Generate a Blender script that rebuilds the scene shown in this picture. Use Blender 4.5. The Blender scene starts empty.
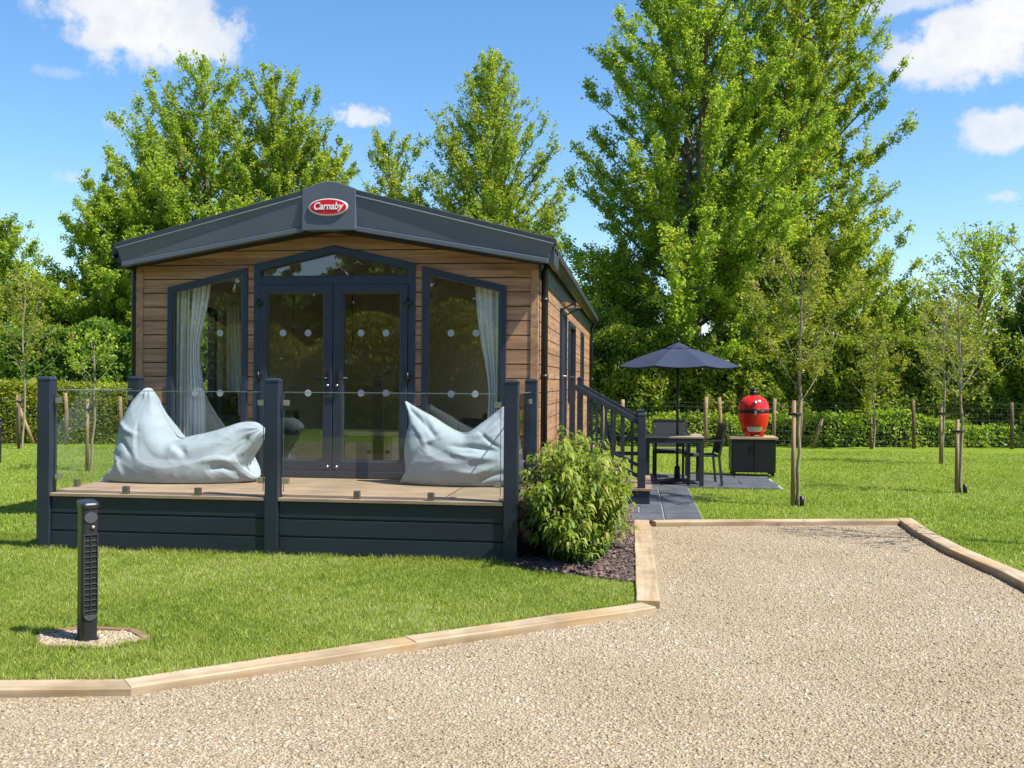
import bpy, bmesh, math, random
import numpy as np
from mathutils import Vector, Matrix, noise as mnoise
from mathutils.geometry import delaunay_2d_cdt

random.seed(7)
SC = bpy.context.scene
COL = SC.collection
PI = math.pi

# ------------------------------------------------------------------ camera
F = 1000.0            # focal length in pixels of the 1024 wide picture
H = 1.55              # eye height
CX, CY = 512.0, 381.0
YAW = math.radians(7.07)
ROLL = 0.007
fwd = Vector((-math.sin(YAW), math.cos(YAW), 0))
r0 = Vector((math.cos(YAW), math.sin(YAW), 0))
u0 = Vector((0, 0, 1))
rgt = r0 * math.cos(ROLL) + u0 * math.sin(ROLL)
upv = u0 * math.cos(ROLL) - r0 * math.sin(ROLL)
EYE = Vector((0, 0, H))

def ray(px, py):
    return fwd + rgt * ((px - CX) / F) + upv * ((CY - py) / F)
def G(px, py, z=0.0):
    d = ray(px, py); return EYE + d * ((z - H) / d.z)
def P(px, py, Y):
    d = ray(px, py); return EYE + d * (Y / d.y)

cam_d = bpy.data.cameras.new('camera')
cam_d.sensor_width = 36.0
cam_d.lens = 36.0 * F / 1024.0
cam_d.shift_y = (CY - 384.0) / 1024.0
cam_d.clip_end = 3000
cam_d.clip_start = 0.05
cam = bpy.data.objects.new('camera', cam_d)
m = Matrix.Identity(4)
for i in range(3):
    m[i][0] = rgt[i]; m[i][1] = upv[i]; m[i][2] = -fwd[i]; m[i][3] = EYE[i]
cam.matrix_world = m
COL.objects.link(cam)
SC.camera = cam

# ------------------------------------------------------------------ helpers: objects
def tag(o, label=None, cat=None, group=None, kind=None):
    if label: o['label'] = label
    if cat: o['category'] = cat
    if group: o['group'] = group
    if kind: o['kind'] = kind
    return o

def thing(name, label, cat, loc=(0, 0, 0), rz=0.0, group=None):
    o = bpy.data.objects.new(name, None)
    o.empty_display_size = 0.1
    o.location = loc
    o.rotation_euler = (0, 0, rz)
    COL.objects.link(o)
    return tag(o, label, cat, group)

def copy_tree(o, parent=None):
    c = o.copy(); COL.objects.link(c); c.parent = parent
    for ch in list(o.children): copy_tree(ch, c)
    return c

class MB:
    """collects verts/faces; builds ONE mesh object"""
    def __init__(s): s.v = []; s.f = []; s.sm = []
    def add(s, verts, faces, smooth=False):
        b = len(s.v)
        s.v += [tuple(p) for p in verts]
        s.f += [tuple(i + b for i in f) for f in faces]
        s.sm += [smooth] * len(faces)
        return s
    def box(s, x0, x1, y0, y1, z0, z1, bev=0.0):
        if bev <= 0:
            v = [(x0,y0,z0),(x1,y0,z0),(x1,y1,z0),(x0,y1,z0),(x0,y0,z1),(x1,y0,z1),(x1,y1,z1),(x0,y1,z1)]
            return s.add(v, [(0,3,2,1),(4,5,6,7),(0,1,5,4),(1,2,6,5),(2,3,7,6),(3,0,4,7)])
        bm = bmesh.new()
        bmesh.ops.create_cube(bm, size=1)
        for q in bm.verts:
            q.co = Vector((x0 + (q.co.x+.5)*(x1-x0), y0 + (q.co.y+.5)*(y1-y0), z0 + (q.co.z+.5)*(z1-z0)))
        bmesh.ops.bevel(bm, geom=bm.edges[:], offset=bev, segments=2, affect='EDGES', profile=.6)
        s.bm(bm); bm.free(); return s
    def bm(s, bm, smooth=False, M=None):
        bm.verts.index_update()
        vs = [(M @ q.co) if M else q.co.copy() for q in bm.verts]
        return s.add(vs, [[q.index for q in f.verts] for f in bm.faces], smooth)
    def bar(s, a, b, w, d, upd=(0,0,1), bev=0.0):
        """box beam from a to b, width w (sideways) depth d (along up)"""
        a = Vector(a); b = Vector(b); t = (b - a); L = t.length; t.normalize()
        up = Vector(upd)
        if abs(up.dot(t)) > .98: up = Vector((0,1,0))
        sd = t.cross(up).normalized(); up = sd.cross(t).normalized()
        o = MB(); o.box(-w/2, w/2, 0, L, -d/2, d/2, bev)
        return s.add([a + sd*p[0] + t*p[1] + up*p[2] for p in o.v], o.f)
    def tube(s, pts, rad, n=8, cap=True, smooth=True):
        pts = [Vector(p) for p in pts]
        if not hasattr(rad, '__len__'): rad = [rad]*len(pts)
        vs = []; fs = []
        ref = None
        for i, p in enumerate(pts):
            t = (pts[min(i+1, len(pts)-1)] - pts[max(i-1, 0)]).normalized()
            if ref is None:
                ref = Vector((1,0,0)) if abs(t.x) < .8 else Vector((0,1,0))
            a = (ref - t*ref.dot(t)).normalized(); ref = a
            b = t.cross(a)
            for k in range(n):
                an = 2*PI*k/n
                vs.append(p + (a*math.cos(an) + b*math.sin(an))*rad[i])
        for i in range(len(pts)-1):
            for k in range(n):
                k2 = (k+1) % n
                fs.append((i*n+k, i*n+k2, (i+1)*n+k2, (i+1)*n+k))
        if cap:
            fs.append(tuple(reversed(range(n)))); fs.append(tuple((len(pts)-1)*n + k for k in range(n)))
        return s.add(vs, fs, smooth)
    def lathe(s, prof, c=(0,0,0), n=32, smooth=True):
        vs = []; fs = []
        for r, z in prof:
            for k in range(n):
                an = 2*PI*k/n
                vs.append((c[0]+r*math.cos(an), c[1]+r*math.sin(an), c[2]+z))
        for i in range(len(prof)-1):
            for k in range(n):
                k2 = (k+1) % n
                fs.append((i*n+k, i*n+k2, (i+1)*n+k2, (i+1)*n+k))
        fs.append(tuple(reversed(range(n)))); fs.append(tuple((len(prof)-1)*n+k for k in range(n)))
        return s.add(vs, fs, smooth)
    def prism(s, poly, a0, a1, axis='y'):
        """2D polygon (convex or not) extruded; axis y: poly=(x,z); axis x: poly=(y,z); axis z: poly=(x,y)"""
        n = len(poly)
        def mk(p, a):
            if axis == 'y': return (p[0], a, p[1])
            if axis == 'x': return (a, p[0], p[1])
            return (p[0], p[1], a)
        v = [mk(p, a0) for p in poly] + [mk(p, a1) for p in poly]
        f = [tuple(range(n)), tuple(reversed(range(n, 2*n)))]
        for i in range(n):
            j = (i+1) % n
            f.append((i, i+n, j+n, j))
        return s.add(v, f)
    def build(s, name, mat, parent=None, bevel=0.0, recalc=True, label=None):
        me = bpy.data.meshes.new(name)
        me.from_pydata(s.v, [], s.f)
        me.polygons.foreach_set('use_smooth', s.sm)
        if recalc:
            bm = bmesh.new(); bm.from_mesh(me)
            bmesh.ops.recalc_face_normals(bm, faces=bm.faces[:])
            bm.to_mesh(me); bm.free()
        me.update()
        o = bpy.data.objects.new(name, me)
        if mat: me.materials.append(mat)
        COL.objects.link(o)
        if parent is not None: o.parent = parent
        if bevel > 0:
            md = o.modifiers.new('bevel', 'BEVEL'); md.width = bevel; md.segments = 2; md.limit_method = 'ANGLE'
        if label: o['label'] = label
        return o

def np_mesh(name, verts, faces, mat, parent=None, tint=None, smooth=False):
    me = bpy.data.meshes.new(name)
    verts = np.asarray(verts, dtype=np.float32); faces = np.asarray(faces, dtype=np.int32)
    nf, k = faces.shape
    me.vertices.add(len(verts)); me.vertices.foreach_set('co', verts.ravel())
    me.loops.add(nf*k); me.loops.foreach_set('vertex_index', faces.ravel())
    me.polygons.add(nf); me.polygons.foreach_set('loop_start', np.arange(0, nf*k, k, dtype=np.int32))
    me.update(calc_edges=True)
    if smooth: me.polygons.foreach_set('use_smooth', np.ones(nf, dtype=bool))
    if tint is not None:
        a = me.attributes.new('tint', 'FLOAT', 'FACE'); a.data.foreach_set('value', np.asarray(tint, dtype=np.float32))
    me.validate()
    o = bpy.data.objects.new(name, me)
    me.materials.append(mat)
    COL.objects.link(o)
    if parent is not None: o.parent = parent
    return o

# ------------------------------------------------------------------ helpers: materials
def newmat(name):
    m = bpy.data.materials.new(name); m.use_nodes = True
    nt = m.node_tree; nt.nodes.clear()
    out = nt.nodes.new('ShaderNodeOutputMaterial')
    return m, nt, out
def N(nt, t, **kw):
    n = nt.nodes.new(t)
    for k, v in kw.items():
        if hasattr(n, k): setattr(n, k, v)
    return n
def sv(n, k, v):
    if k in n.inputs: n.inputs[k].default_value = v
def rgba(c): return (c[0], c[1], c[2], 1.0)
def coords(nt, scale=(1,1,1), src='Object'):
    tc = N(nt, 'ShaderNodeTexCoord'); mp = N(nt, 'ShaderNodeMapping')
    nt.links.new(tc.outputs[src], mp.inputs['Vector']); mp.inputs['Scale'].default_value = scale
    return mp.outputs['Vector']
def noise(nt, vec, scale, detail=4, rough=.55):
    n = N(nt, 'ShaderNodeTexNoise'); nt.links.new(vec, n.inputs['Vector'])
    n.inputs['Scale'].default_value = scale; n.inputs['Detail'].default_value = detail; n.inputs['Roughness'].default_value = rough
    return n.outputs['Fac']
def ramp(nt, fac, stops, interp='LINEAR'):
    r = N(nt, 'ShaderNodeValToRGB'); nt.links.new(fac, r.inputs['Fac'])
    e = r.color_ramp.elements; r.color_ramp.interpolation = interp
    e[0].position, e[0].color = stops[0][0], rgba(stops[0][1])
    e[1].position, e[1].color = stops[-1][0], rgba(stops[-1][1])
    for p, c in stops[1:-1]:
        q = e.new(p); q.color = rgba(c)
    return r.outputs['Color']
def mixc(nt, fac, a, b, mode='MIX'):
    n = N(nt, 'ShaderNodeMix'); n.data_type = 'RGBA'; n.blend_type = mode
    if isinstance(fac, (int, float)): n.inputs[0].default_value = fac
    else: nt.links.new(fac, n.inputs[0])
    for s, i in ((a, 6), (b, 7)):
        if isinstance(s, (tuple, list)): n.inputs[i].default_value = rgba(s)
        else: nt.links.new(s, n.inputs[i])
    return n.outputs[2]
def math_(nt, op, a, b=None, clamp=False):
    n = N(nt, 'ShaderNodeMath', operation=op); n.use_clamp = clamp
    for i, s in enumerate((a, b)):
        if s is None: continue
        if isinstance(s, (int, float)): n.inputs[i].default_value = s
        else: nt.links.new(s, n.inputs[i])
    return n.outputs[0]
def bump(nt, h, strength, dist):
    b = N(nt, 'ShaderNodeBump'); nt.links.new(h, b.inputs['Height'])
    b.inputs['Strength'].default_value = strength; b.inputs['Distance'].default_value = dist
    return b.outputs['Normal']
def pbsdf(nt, out, col, rough=.6, metal=0.0, normal=None, spec=.5):
    b = N(nt, 'ShaderNodeBsdfPrincipled')
    if isinstance(col, (tuple, list)): b.inputs['Base Color'].default_value = rgba(col)
    else: nt.links.new(col, b.inputs['Base Color'])
    if isinstance(rough, (int, float)): b.inputs['Roughness'].default_value = rough
    else: nt.links.new(rough, b.inputs['Roughness'])
    b.inputs['Metallic'].default_value = metal
    sv(b, 'Specular IOR Level', spec)
    if normal is not None: nt.links.new(normal, b.inputs['Normal'])
    nt.links.new(b.outputs[0], out.inputs['Surface'])
    return b

def simple(name, c, rough=.5, metal=0.0, var=.15, vs=6.0, bs=0.0, bscale=60, spec=.5, stretch=(1,1,1)):
    m, nt, out = newmat(name)
    v = coords(nt, stretch)
    f = noise(nt, v, vs, 5, .6)
    col = ramp(nt, f, [(.3, tuple(x*(1-var) for x in c)), (.7, tuple(min(1, x*(1+var)) for x in c))])
    rf = noise(nt, v, vs*3, 3)
    r = N(nt, 'ShaderNodeMapRange'); nt.links.new(rf, r.inputs[0]); r.inputs[3].default_value = max(.03, rough-.08); r.inputs[4].default_value = min(1, rough+.08)
    nrm = bump(nt, noise(nt, v, bscale, 4), bs, .002) if bs > 0 else None
    pbsdf(nt, out, col, r.outputs[0], metal, nrm, spec)
    return m

def wood(name, c1, c2, c3, axis='x', scale=1.0, rough=.65, bs=.35, stain=False):
    m, nt, out = newmat(name)
    st = {'x': (1.2, 22, 22), 'y': (22, 1.2, 22), 'z': (22, 22, 1.2)}[axis]
    v = coords(nt, tuple(k*scale for k in st))
    f1 = noise(nt, v, 1.0, 6, .65)
    v2 = coords(nt, (1, 1, 1))
    f2 = noise(nt, v2, 2.3, 3)
    col = ramp(nt, f1, [(.28, c1), (.5, c2), (.75, c3)])
    dk = ramp(nt, f2, [(.3, (.78,.78,.78)), (.7, (1.12,1.1,1.08))])
    col = mixc(nt, 1.0, col, dk, 'MULTIPLY')
    if stain:
        oi = N(nt, 'ShaderNodeObjectInfo')
        ov = N(nt, 'ShaderNodeVectorMath', operation='ADD'); nt.links.new(v2, ov.inputs[0]); nt.links.new(oi.outputs['Location'], ov.inputs[1])
        f3 = noise(nt, ov.outputs[0], 3.4, 5, .65); f4 = noise(nt, ov.outputs[0], 1.3, 4, .6)
        col = mixc(nt, 1.0, col, ramp(nt, f3, [(.36, (.99,.90,.75)), (.5, (1,1,1)), (.66, (1.10,1.13,1.20))]), 'MULTIPLY')
        col = mixc(nt, 1.0, col, ramp(nt, f4, [(.3, (.80,.78,.74)), (.6, (1.06,1.06,1.06))]), 'MULTIPLY')
    pbsdf(nt, out, col, rough, 0, bump(nt, f1, bs, .003), .3)
    return m

def cladding_mat(name, stretch, pitch):
    """wood-effect boards with a grain and each row slightly different in tone"""
    m, nt, out = newmat(name)
    tc = N(nt, 'ShaderNodeTexCoord')
    sp = N(nt, 'ShaderNodeSeparateXYZ'); nt.links.new(tc.outputs['Object'], sp.inputs[0])
    row = math_(nt, 'FLOOR', math_(nt, 'DIVIDE', sp.outputs['Z'], pitch))
    wn = N(nt, 'ShaderNodeTexWhiteNoise', noise_dimensions='1D'); nt.links.new(row, wn.inputs['W'])
    off = N(nt, 'ShaderNodeVectorMath', operation='ADD'); nt.links.new(tc.outputs['Object'], off.inputs[0])
    cb = N(nt, 'ShaderNodeCombineXYZ')
    for i in range(2): nt.links.new(math_(nt, 'MULTIPLY', wn.outputs['Value'], 37.0), cb.inputs[i])
    nt.links.new(cb.outputs[0], off.inputs[1])
    mp = N(nt, 'ShaderNodeMapping'); nt.links.new(off.outputs[0], mp.inputs['Vector']); mp.inputs['Scale'].default_value = stretch
    f = noise(nt, mp.outputs[0], 1.0, 7, .65)
    col = ramp(nt, f, [(.25, (.175,.088,.046)), (.46, (.345,.190,.106)), (.62, (.43,.245,.142)), (.8, (.51,.315,.195))])
    tone = ramp(nt, wn.outputs['Value'], [(0, (.80,.79,.78)), (1, (1.15,1.14,1.12))])
    col = mixc(nt, 1.0, col, tone, 'MULTIPLY')
    pbsdf(nt, out, col, .55, 0, bump(nt, f, .35, .003), .35)
    return m

def leaf_mat(name, stops, trans=.5, rough=.5, spec=.35):
    m, nt, out = newmat(name)
    at = N(nt, 'ShaderNodeAttribute', attribute_name='tint')
    col = ramp(nt, at.outputs['Fac'], stops)
    b = N(nt, 'ShaderNodeBsdfPrincipled'); nt.links.new(col, b.inputs['Base Color'])
    b.inputs['Roughness'].default_value = rough; sv(b, 'Specular IOR Level', spec)
    t = N(nt, 'ShaderNodeBsdfTranslucent')
    tcol = mixc(nt, 1.0, col, (1.25, 1.25, .55), 'MULTIPLY'); nt.links.new(tcol, t.inputs['Color'])
    mx = N(nt, 'ShaderNodeMixShader'); mx.inputs[0].default_value = trans
    nt.links.new(b.outputs[0], mx.inputs[1]); nt.links.new(t.outputs[0], mx.inputs[2])
    nt.links.new(mx.outputs[0], out.inputs['Surface'])
    return m

def glass_mat(name, base=.05, tint=(.97,.99,.98), rough=0.0):
    m, nt, out = newmat(name)
    lw = N(nt, 'ShaderNodeLayerWeight'); lw.inputs['Blend'].default_value = .5
    p = math_(nt, 'POWER', lw.outputs['Facing'], 5.0)
    f = math_(nt, 'ADD', math_(nt, 'MULTIPLY', p, 1-base), base, True)
    tr = N(nt, 'ShaderNodeBsdfTransparent'); tr.inputs[0].default_value = rgba(tint)
    gl = N(nt, 'ShaderNodeBsdfGlossy'); gl.inputs['Roughness'].default_value = rough
    mx = N(nt, 'ShaderNodeMixShader'); nt.links.new(f, mx.inputs[0])
    nt.links.new(tr.outputs[0], mx.inputs[1]); nt.links.new(gl.outputs[0], mx.inputs[2])
    nt.links.new(mx.outputs[0], out.inputs['Surface'])
    return m

M = {}
M['anthracite'] = simple('anthracite_trim', (.098,.115,.137), .36, 0, .06, 1.5, spec=.5)
M['roof_edge'] = simple('dark_roof_edge', (.034,.040,.048), .5, 0, .15, 4)
M['roof'] = simple('roof_sheet', (.035,.037,.04), .6, 0, .2, 3, .3, 40)
M['frame'] = simple('window_frame_grey', (.026,.036,.055), .38, 0, .06, 2)
M['deckpaint'] = simple('deck_plastic_navy', (.020,.028,.043), .42, 0, .28, 3, .15, 90, stretch=(.2,1,1))
M['black'] = simple('black_plastic', (.008,.008,.009), .4, 0, .1)
M['rubber'] = simple('black_rubber', (.012,.012,.012), .75, 0, .1)
M['steel'] = simple('brushed_steel', (.55,.53,.5), .3, .9, .08)
M['darksteel'] = simple('dull_clamp_steel', (.22,.20,.18), .4, .8, .1)
M['soffit'] = simple('dark_soffit', (.006,.006,.007), .8)
M['cream'] = simple('cream_wall', (.74,.68,.58), .7, 0, .05)
M['ceil'] = simple('ceiling_panel', (.62,.50,.42), .7, 0, .08)
M['floor'] = wood('interior_floor', (.24,.17,.11), (.33,.24,.16), (.42,.32,.22), 'y')
M['clad_f'] = cladding_mat('wood_cladding_front', (2.2, 20, 26), .15)
M['clad_s'] = cladding_mat('wood_cladding_side', (20, 2.2, 26), .15)
M['cladgap'] = simple('cladding_groove', (.05,.025,.014), .8)
M['deckwood'] = wood('deck_board_tan', (.235,.165,.10), (.33,.24,.155), (.42,.32,.215), 'x', 1.0, .7)
M['treadwood'] = wood('step_tread_wood', (.22,.15,.093), (.295,.21,.14), (.37,.28,.195), 'x', 1.0, .7)
M['sleeper'] = wood('sawn_timber_sleeper', (.25,.178,.10), (.39,.30,.19), (.49,.40,.28), 'x', .55, .85, .5, True)
M['sleeper_y'] = wood('sawn_timber_sleeper_long', (.25,.178,.10), (.39,.30,.19), (.49,.40,.28), 'y', .55, .85, .5, True)
M['edging'] = wood('weathered_edging', (.15,.095,.05), (.24,.165,.09), (.33,.24,.15), 'x', .8, .85)
M['post'] = wood('fence_post_wood', (.20,.135,.07), (.31,.22,.12), (.40,.30,.175), 'z', .8, .85)
M['darkpost'] = wood('weathered_post_wood', (.10,.065,.04), (.16,.11,.07), (.22,.15,.10), 'z', .8, .85)
M['wire'] = simple('galvanised_wire', (.16,.165,.155), .6, .4)
M['bark'] = simple('tree_bark', (.16,.13,.09), .9, 0, .45, 9, .8, 30, .2, (1,1,.3))
M['palebark'] = simple('young_bark', (.28,.24,.16), .85, 0, .3, 12, .5, 50, .2, (1,1,.3))
M['glass'] = glass_mat('balustrade_glass', .03, (.97,.985,.98))
M['winglass'] = glass_mat('window_glass', .085, (.975,.985,.98))
M['glassedge'] = simple('polished_glass_edge', (.17,.21,.20), .3, 0, .05)
M['dot'] = simple('frosted_dot', (.33,.35,.34), .5, 0, .03)
M['red_badge'] = simple('red_enamel', (.62,.008,.014), .45, 0, .03)
M['white'] = simple('white_enamel', (.8,.8,.8), .35, 0, .02)
M['curtain'] = simple('white_curtain_cloth', (.90,.88,.83), .9, 0, .05, 8)
M['blind'] = simple('sheer_striped_cloth', (.66,.62,.54), .9, 0, .22, 14, stretch=(5,1,.05))
M['interior_wood'] = wood('oak_furniture', (.46,.32,.17), (.60,.44,.26), (.70,.54,.35), 'z')
M['sofa'] = simple('dark_upholstery', (.05,.05,.055), .9, 0, .2, 20, .3, 200)
M['lampshade'] = simple('pendant_shade', (.6,.55,.45), .6)
M['furn'] = simple('garden_furniture_metal', (.022,.026,.034), .45, 0, .1)
M['sling'] = simple('chair_sling_cloth', (.03,.034,.042), .8, 0, .15, 30, .2, 300)
M['tabletop'] = wood('grey_table_slat', (.26,.21,.165), (.36,.30,.245), (.44,.38,.32), 'x', 1.0, .6)
M['canvas'] = simple('navy_canvas', (.018,.031,.066), .85, 0, .12, 5, .2, 300)
M['bbqwood'] = wood('cabinet_top_wood', (.34,.22,.12), (.46,.33,.19), (.55,.42,.27), 'x')
M['cabinet'] = simple('black_cabinet', (.006,.0065,.007), .45, 0, .12)
M['kamado'] = simple('red_glazed_ceramic', (.60,.018,.012), .16, 0, .08, 12, .25, 45)
M['bollard'] = simple('bollard_metal', (.024,.024,.026), .38, .2, .1)
M['louvre'] = simple('bollard_louvre', (.045,.047,.05), .4, .3, .1)
M['trim_strip'] = simple('fascia_highlight_paint', (.20,.225,.26), .35, 0, .05)  # paler than the fascia: a highlight put into the colour
M['lens'] = simple('bollard_reflector', (.11,.115,.13), .3, .5, .05)
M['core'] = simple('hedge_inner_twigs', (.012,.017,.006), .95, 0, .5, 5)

GREEN = [(0, (.022,.050,.008)), (.35, (.050,.098,.012)), (.7, (.098,.155,.018)), (1, (.165,.215,.028))]
M['leaf_lime'] = leaf_mat('leaf_spring_green', [(0, (0.100,0.173,0.025)), (.35, (0.252,0.354,0.040)), (.7, (0.427,0.486,0.058)), (1, (0.588,0.610,0.138))])
M['leaf_mid'] = leaf_mat('leaf_mid_green', [(0, (0.100,0.181,0.024)), (.35, (0.242,0.362,0.040)), (.7, (0.428,0.526,0.056)), (1, (0.601,0.620,0.111))])
M['leaf_dark'] = leaf_mat('leaf_dark_green', [(0, (0.042,0.100,0.019)), (.35, (0.105,0.210,0.026)), (.7, (0.202,0.330,0.040)), (1, (0.351,0.454,0.067))])
M['leaf_yellow'] = leaf_mat('leaf_yellow_green', [(0, (0.115,0.149,0.020)), (.35, (0.230,0.265,0.032)), (.7, (0.345,0.356,0.052)), (1, (0.460,0.414,0.101))])
M['leaf_hedge'] = leaf_mat('leaf_hedge', [(0, (0.077,0.132,0.021)), (.35, (0.198,0.270,0.034)), (.7, (0.343,0.387,0.051)), (1, (0.515,0.495,0.095))])
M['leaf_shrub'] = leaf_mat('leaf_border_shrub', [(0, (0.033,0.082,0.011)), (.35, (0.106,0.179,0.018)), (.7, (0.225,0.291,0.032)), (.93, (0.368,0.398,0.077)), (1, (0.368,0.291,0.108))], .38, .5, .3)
M['leaf_pale'] = leaf_mat('leaf_pale_hedge', [(0, (.14,.18,.02)), (.35, (.27,.32,.03)), (.7, (.40,.43,.055)), (1, (.52,.50,.11))])
M['grassblade'] = leaf_mat('grass_blade', [(0, (0.090,0.143,0.017)), (.35, (0.232,0.315,0.041)), (.7, (0.392,0.446,0.079)), (.92, (0.533,0.536,0.190)), (1, (0.573,0.525,0.345))], .30, .55, .25)

# lawn sheet
def lawn_mat(name):
    m, nt, out = newmat(name)
    v = coords(nt)
    f1 = noise(nt, v, 60, 6, .7); f2 = noise(nt, v, .8, 5, .6); f3 = noise(nt, v, 7, 4, .6)
    c = ramp(nt, f1, [(.25, (.075,.13,.010)), (.5, (.185,.275,.022)), (.75, (.30,.39,.045))])
    t = ramp(nt, f2, [(.3, (.82,.88,.75)), (.7, (1.15,1.06,1.1))])
    c = mixc(nt, 1, c, t, 'MULTIPLY')
    t2 = ramp(nt, f3, [(.3, (.85,.9,.85)), (.7, (1.12,1.06,1.1))])
    c = mixc(nt, 1, c, t2, 'MULTIPLY')
    pbsdf(nt, out, c, .8, 0, bump(nt, f1, .9, .03), .15)
    return m
M['lawn'] = lawn_mat('lawn_turf')
M['soil'] = simple('field_ground', (.07,.10,.02), .95, 0, .35, .5, .5, 20)

def gravel_mat():
    m, nt, out = newmat('gravel_bed')
    v = coords(nt)
    w = N(nt, 'ShaderNodeTexVoronoi'); nt.links.new(v, w.inputs['Vector']); w.inputs['Scale'].default_value = 75
    f2 = noise(nt, v, 1.1, 4)
    sp = N(nt, 'ShaderNodeSeparateColor'); nt.links.new(w.outputs['Color'], sp.inputs[0])
    c = ramp(nt, sp.outputs[0], [(0, (.28,.212,.13)), (.4, (.385,.308,.203)), (.8, (.45,.368,.255)), (1, (.51,.445,.345))])
    dk = ramp(nt, w.outputs['Distance'], [(.0, (1,1,1)), (.75, (.82,.80,.78))])
    c = mixc(nt, 1, c, dk, 'MULTIPLY')
    t = ramp(nt, f2, [(.3, (.93,.92,.90)), (.7, (1.05,1.05,1.05))])
    c = mixc(nt, 1, c, t, 'MULTIPLY')
    inv = math_(nt, 'SUBTRACT', 1.0, w.outputs['Distance'])
    pbsdf(nt, out, c, .85, 0, bump(nt, inv, 1.0, .012), .2)
    return m
M['gravel'] = gravel_mat()
def tint_mat(name, stops, rough=.8, spec=.25, bs=0):
    m, nt, out = newmat(name)
    at = N(nt, 'ShaderNodeAttribute', attribute_name='tint')
    c = ramp(nt, at.outputs['Fac'], stops)
    v = coords(nt); f = noise(nt, v, 120, 3)
    c = mixc(nt, 1, c, ramp(nt, f, [(.3, (.85,.85,.85)), (.7, (1.1,1.1,1.1))]), 'MULTIPLY')
    pbsdf(nt, out, c, rough, 0, None, spec)
    return m
M['stone'] = tint_mat('gravel_stone', [(0, (.215,.155,.092)), (.2, (.335,.258,.164)), (.55, (.405,.322,.214)), (.85, (.465,.383,.274)), (1, (.55,.495,.41))])
M['chip'] = tint_mat('slate_chip', [(0, (.06,.036,.032)), (.5, (.13,.082,.074)), (1, (.23,.165,.15))], .7)
M['bed'] = simple('bed_soil', (.075,.05,.045), .95, 0, .4, 30, .6, 60)

def slate_mat():
    m, nt, out = newmat('slate_slab')
    v = coords(nt)
    f = noise(nt, v, 3.0, 6, .6); f2 = noise(nt, v, 22, 5, .6)
    c = ramp(nt, f, [(.3, (.065,.072,.085)), (.7, (.125,.135,.15))])
    c = mixc(nt, 1, c, ramp(nt, f2, [(.3, (.8,.8,.8)), (.7, (1.15,1.15,1.15))]), 'MULTIPLY')
    pbsdf(nt, out, c, .55, 0, bump(nt, f2, .4, .004), .4)
    return m
M['slate'] = slate_mat()
M['joint'] = simple('pale_mortar_joint', (.33,.32,.30), .9, 0, .15, 20)

def bag_mat():
    m, nt, out = newmat('pale_blue_bag_cloth')
    v = coords(nt)
    f = noise(nt, v, 3, 4); w = noise(nt, v, 420, 2)
    c = ramp(nt, f, [(.3, (.288,.342,.366)), (.7, (.342,.398,.422))])
    b = pbsdf(nt, out, c, .88, 0, bump(nt, w, .25, .001), .12)
    return m
M['bag'] = bag_mat()

# ------------------------------------------------------------------ sky + sun
AZ = math.atan2(-.30, .95); EL = math.radians(55)
S = Vector((math.cos(AZ)*math.cos(EL), math.sin(AZ)*math.cos(EL), math.sin(EL)))
wd = bpy.data.worlds.new('World'); SC.world = wd; wd.use_nodes = True
nt = wd.node_tree; nt.nodes.clear()
wout = nt.nodes.new('ShaderNodeOutputWorld'); bg = nt.nodes.new('ShaderNodeBackground')
nt.links.new(bg.outputs[0], wout.inputs[0])
SKYS = 0.113; EXPO = 0.93
bg.inputs['Strength'].default_value = SKYS
sky = nt.nodes.new('ShaderNodeTexSky'); sky.sky_type = 'NISHITA'; sky.sun_disc = False
sky.sun_elevation = EL; sky.sun_rotation = math.atan2(S.x, S.y)
sky.air_density = 1.0; sky.dust_density = .45; sky.ozone_density = 3.0; sky.altitude = 50
tc = nt.nodes.new('ShaderNodeTexCoord')
hs = nt.nodes.new('ShaderNodeHueSaturation'); hs.inputs['Saturation'].default_value = 1.20; hs.inputs['Value'].default_value = 1.0
nt.links.new(sky.outputs[0], hs.inputs['Color'])
# cumulus: each cloud is an ellipse of directions in the sky, its edge broken up by noise
def vm(op, a, b=None, out=0):
    n = nt.nodes.new('ShaderNodeVectorMath'); n.operation = op
    for i, s in enumerate((a, b)):
        if s is None: continue
        if isinstance(s, (tuple, list, Vector)): n.inputs[i].default_value = tuple(s)
        else: nt.links.new(s, n.inputs[i])
    return n.outputs['Value'] if op == 'DOT_PRODUCT' else n.outputs['Vector']
DIR = tc.outputs['Generated']
def wnoise(scale, detail, rough, color=False):
    n = nt.nodes.new('ShaderNodeTexNoise'); nt.links.new(DIR, n.inputs['Vector'])
    n.inputs['Scale'].default_value = scale; n.inputs['Detail'].default_value = detail; n.inputs['Roughness'].default_value = rough
    return n.outputs['Color' if color else 'Fac']
n1 = wnoise(16, 7, .6); n2 = wnoise(45, 6, .62)
edge = math_(nt, 'ADD', math_(nt, 'MULTIPLY', math_(nt, 'SUBTRACT', n1, .5), 2.3), math_(nt, 'MULTIPLY', math_(nt, 'SUBTRACT', n2, .5), 1.3))
n3 = wnoise(110, 5, .65)
edge_s = math_(nt, 'ADD', math_(nt, 'MULTIPLY', math_(nt, 'SUBTRACT', n2, .5), 3.2), math_(nt, 'MULTIPLY', math_(nt, 'SUBTRACT', n3, .5), 2.4))
total = None; shade = None
CLOUDS = [(145,24,80,42,1),(112,14,40,26,.95),(185,40,54,26,.95),(232,36,18,20,.7),(356,116,30,13,.85),(116,121,17,8,.4),(76,178,22,10,.4),(60,73,24,7,.22),
          (975,42,72,42,1),(925,60,40,28,.9),(1010,20,50,42,1),(905,2,60,14,.6),(1003,130,36,25,.9),(1002,197,16,5,.55)]
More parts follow.
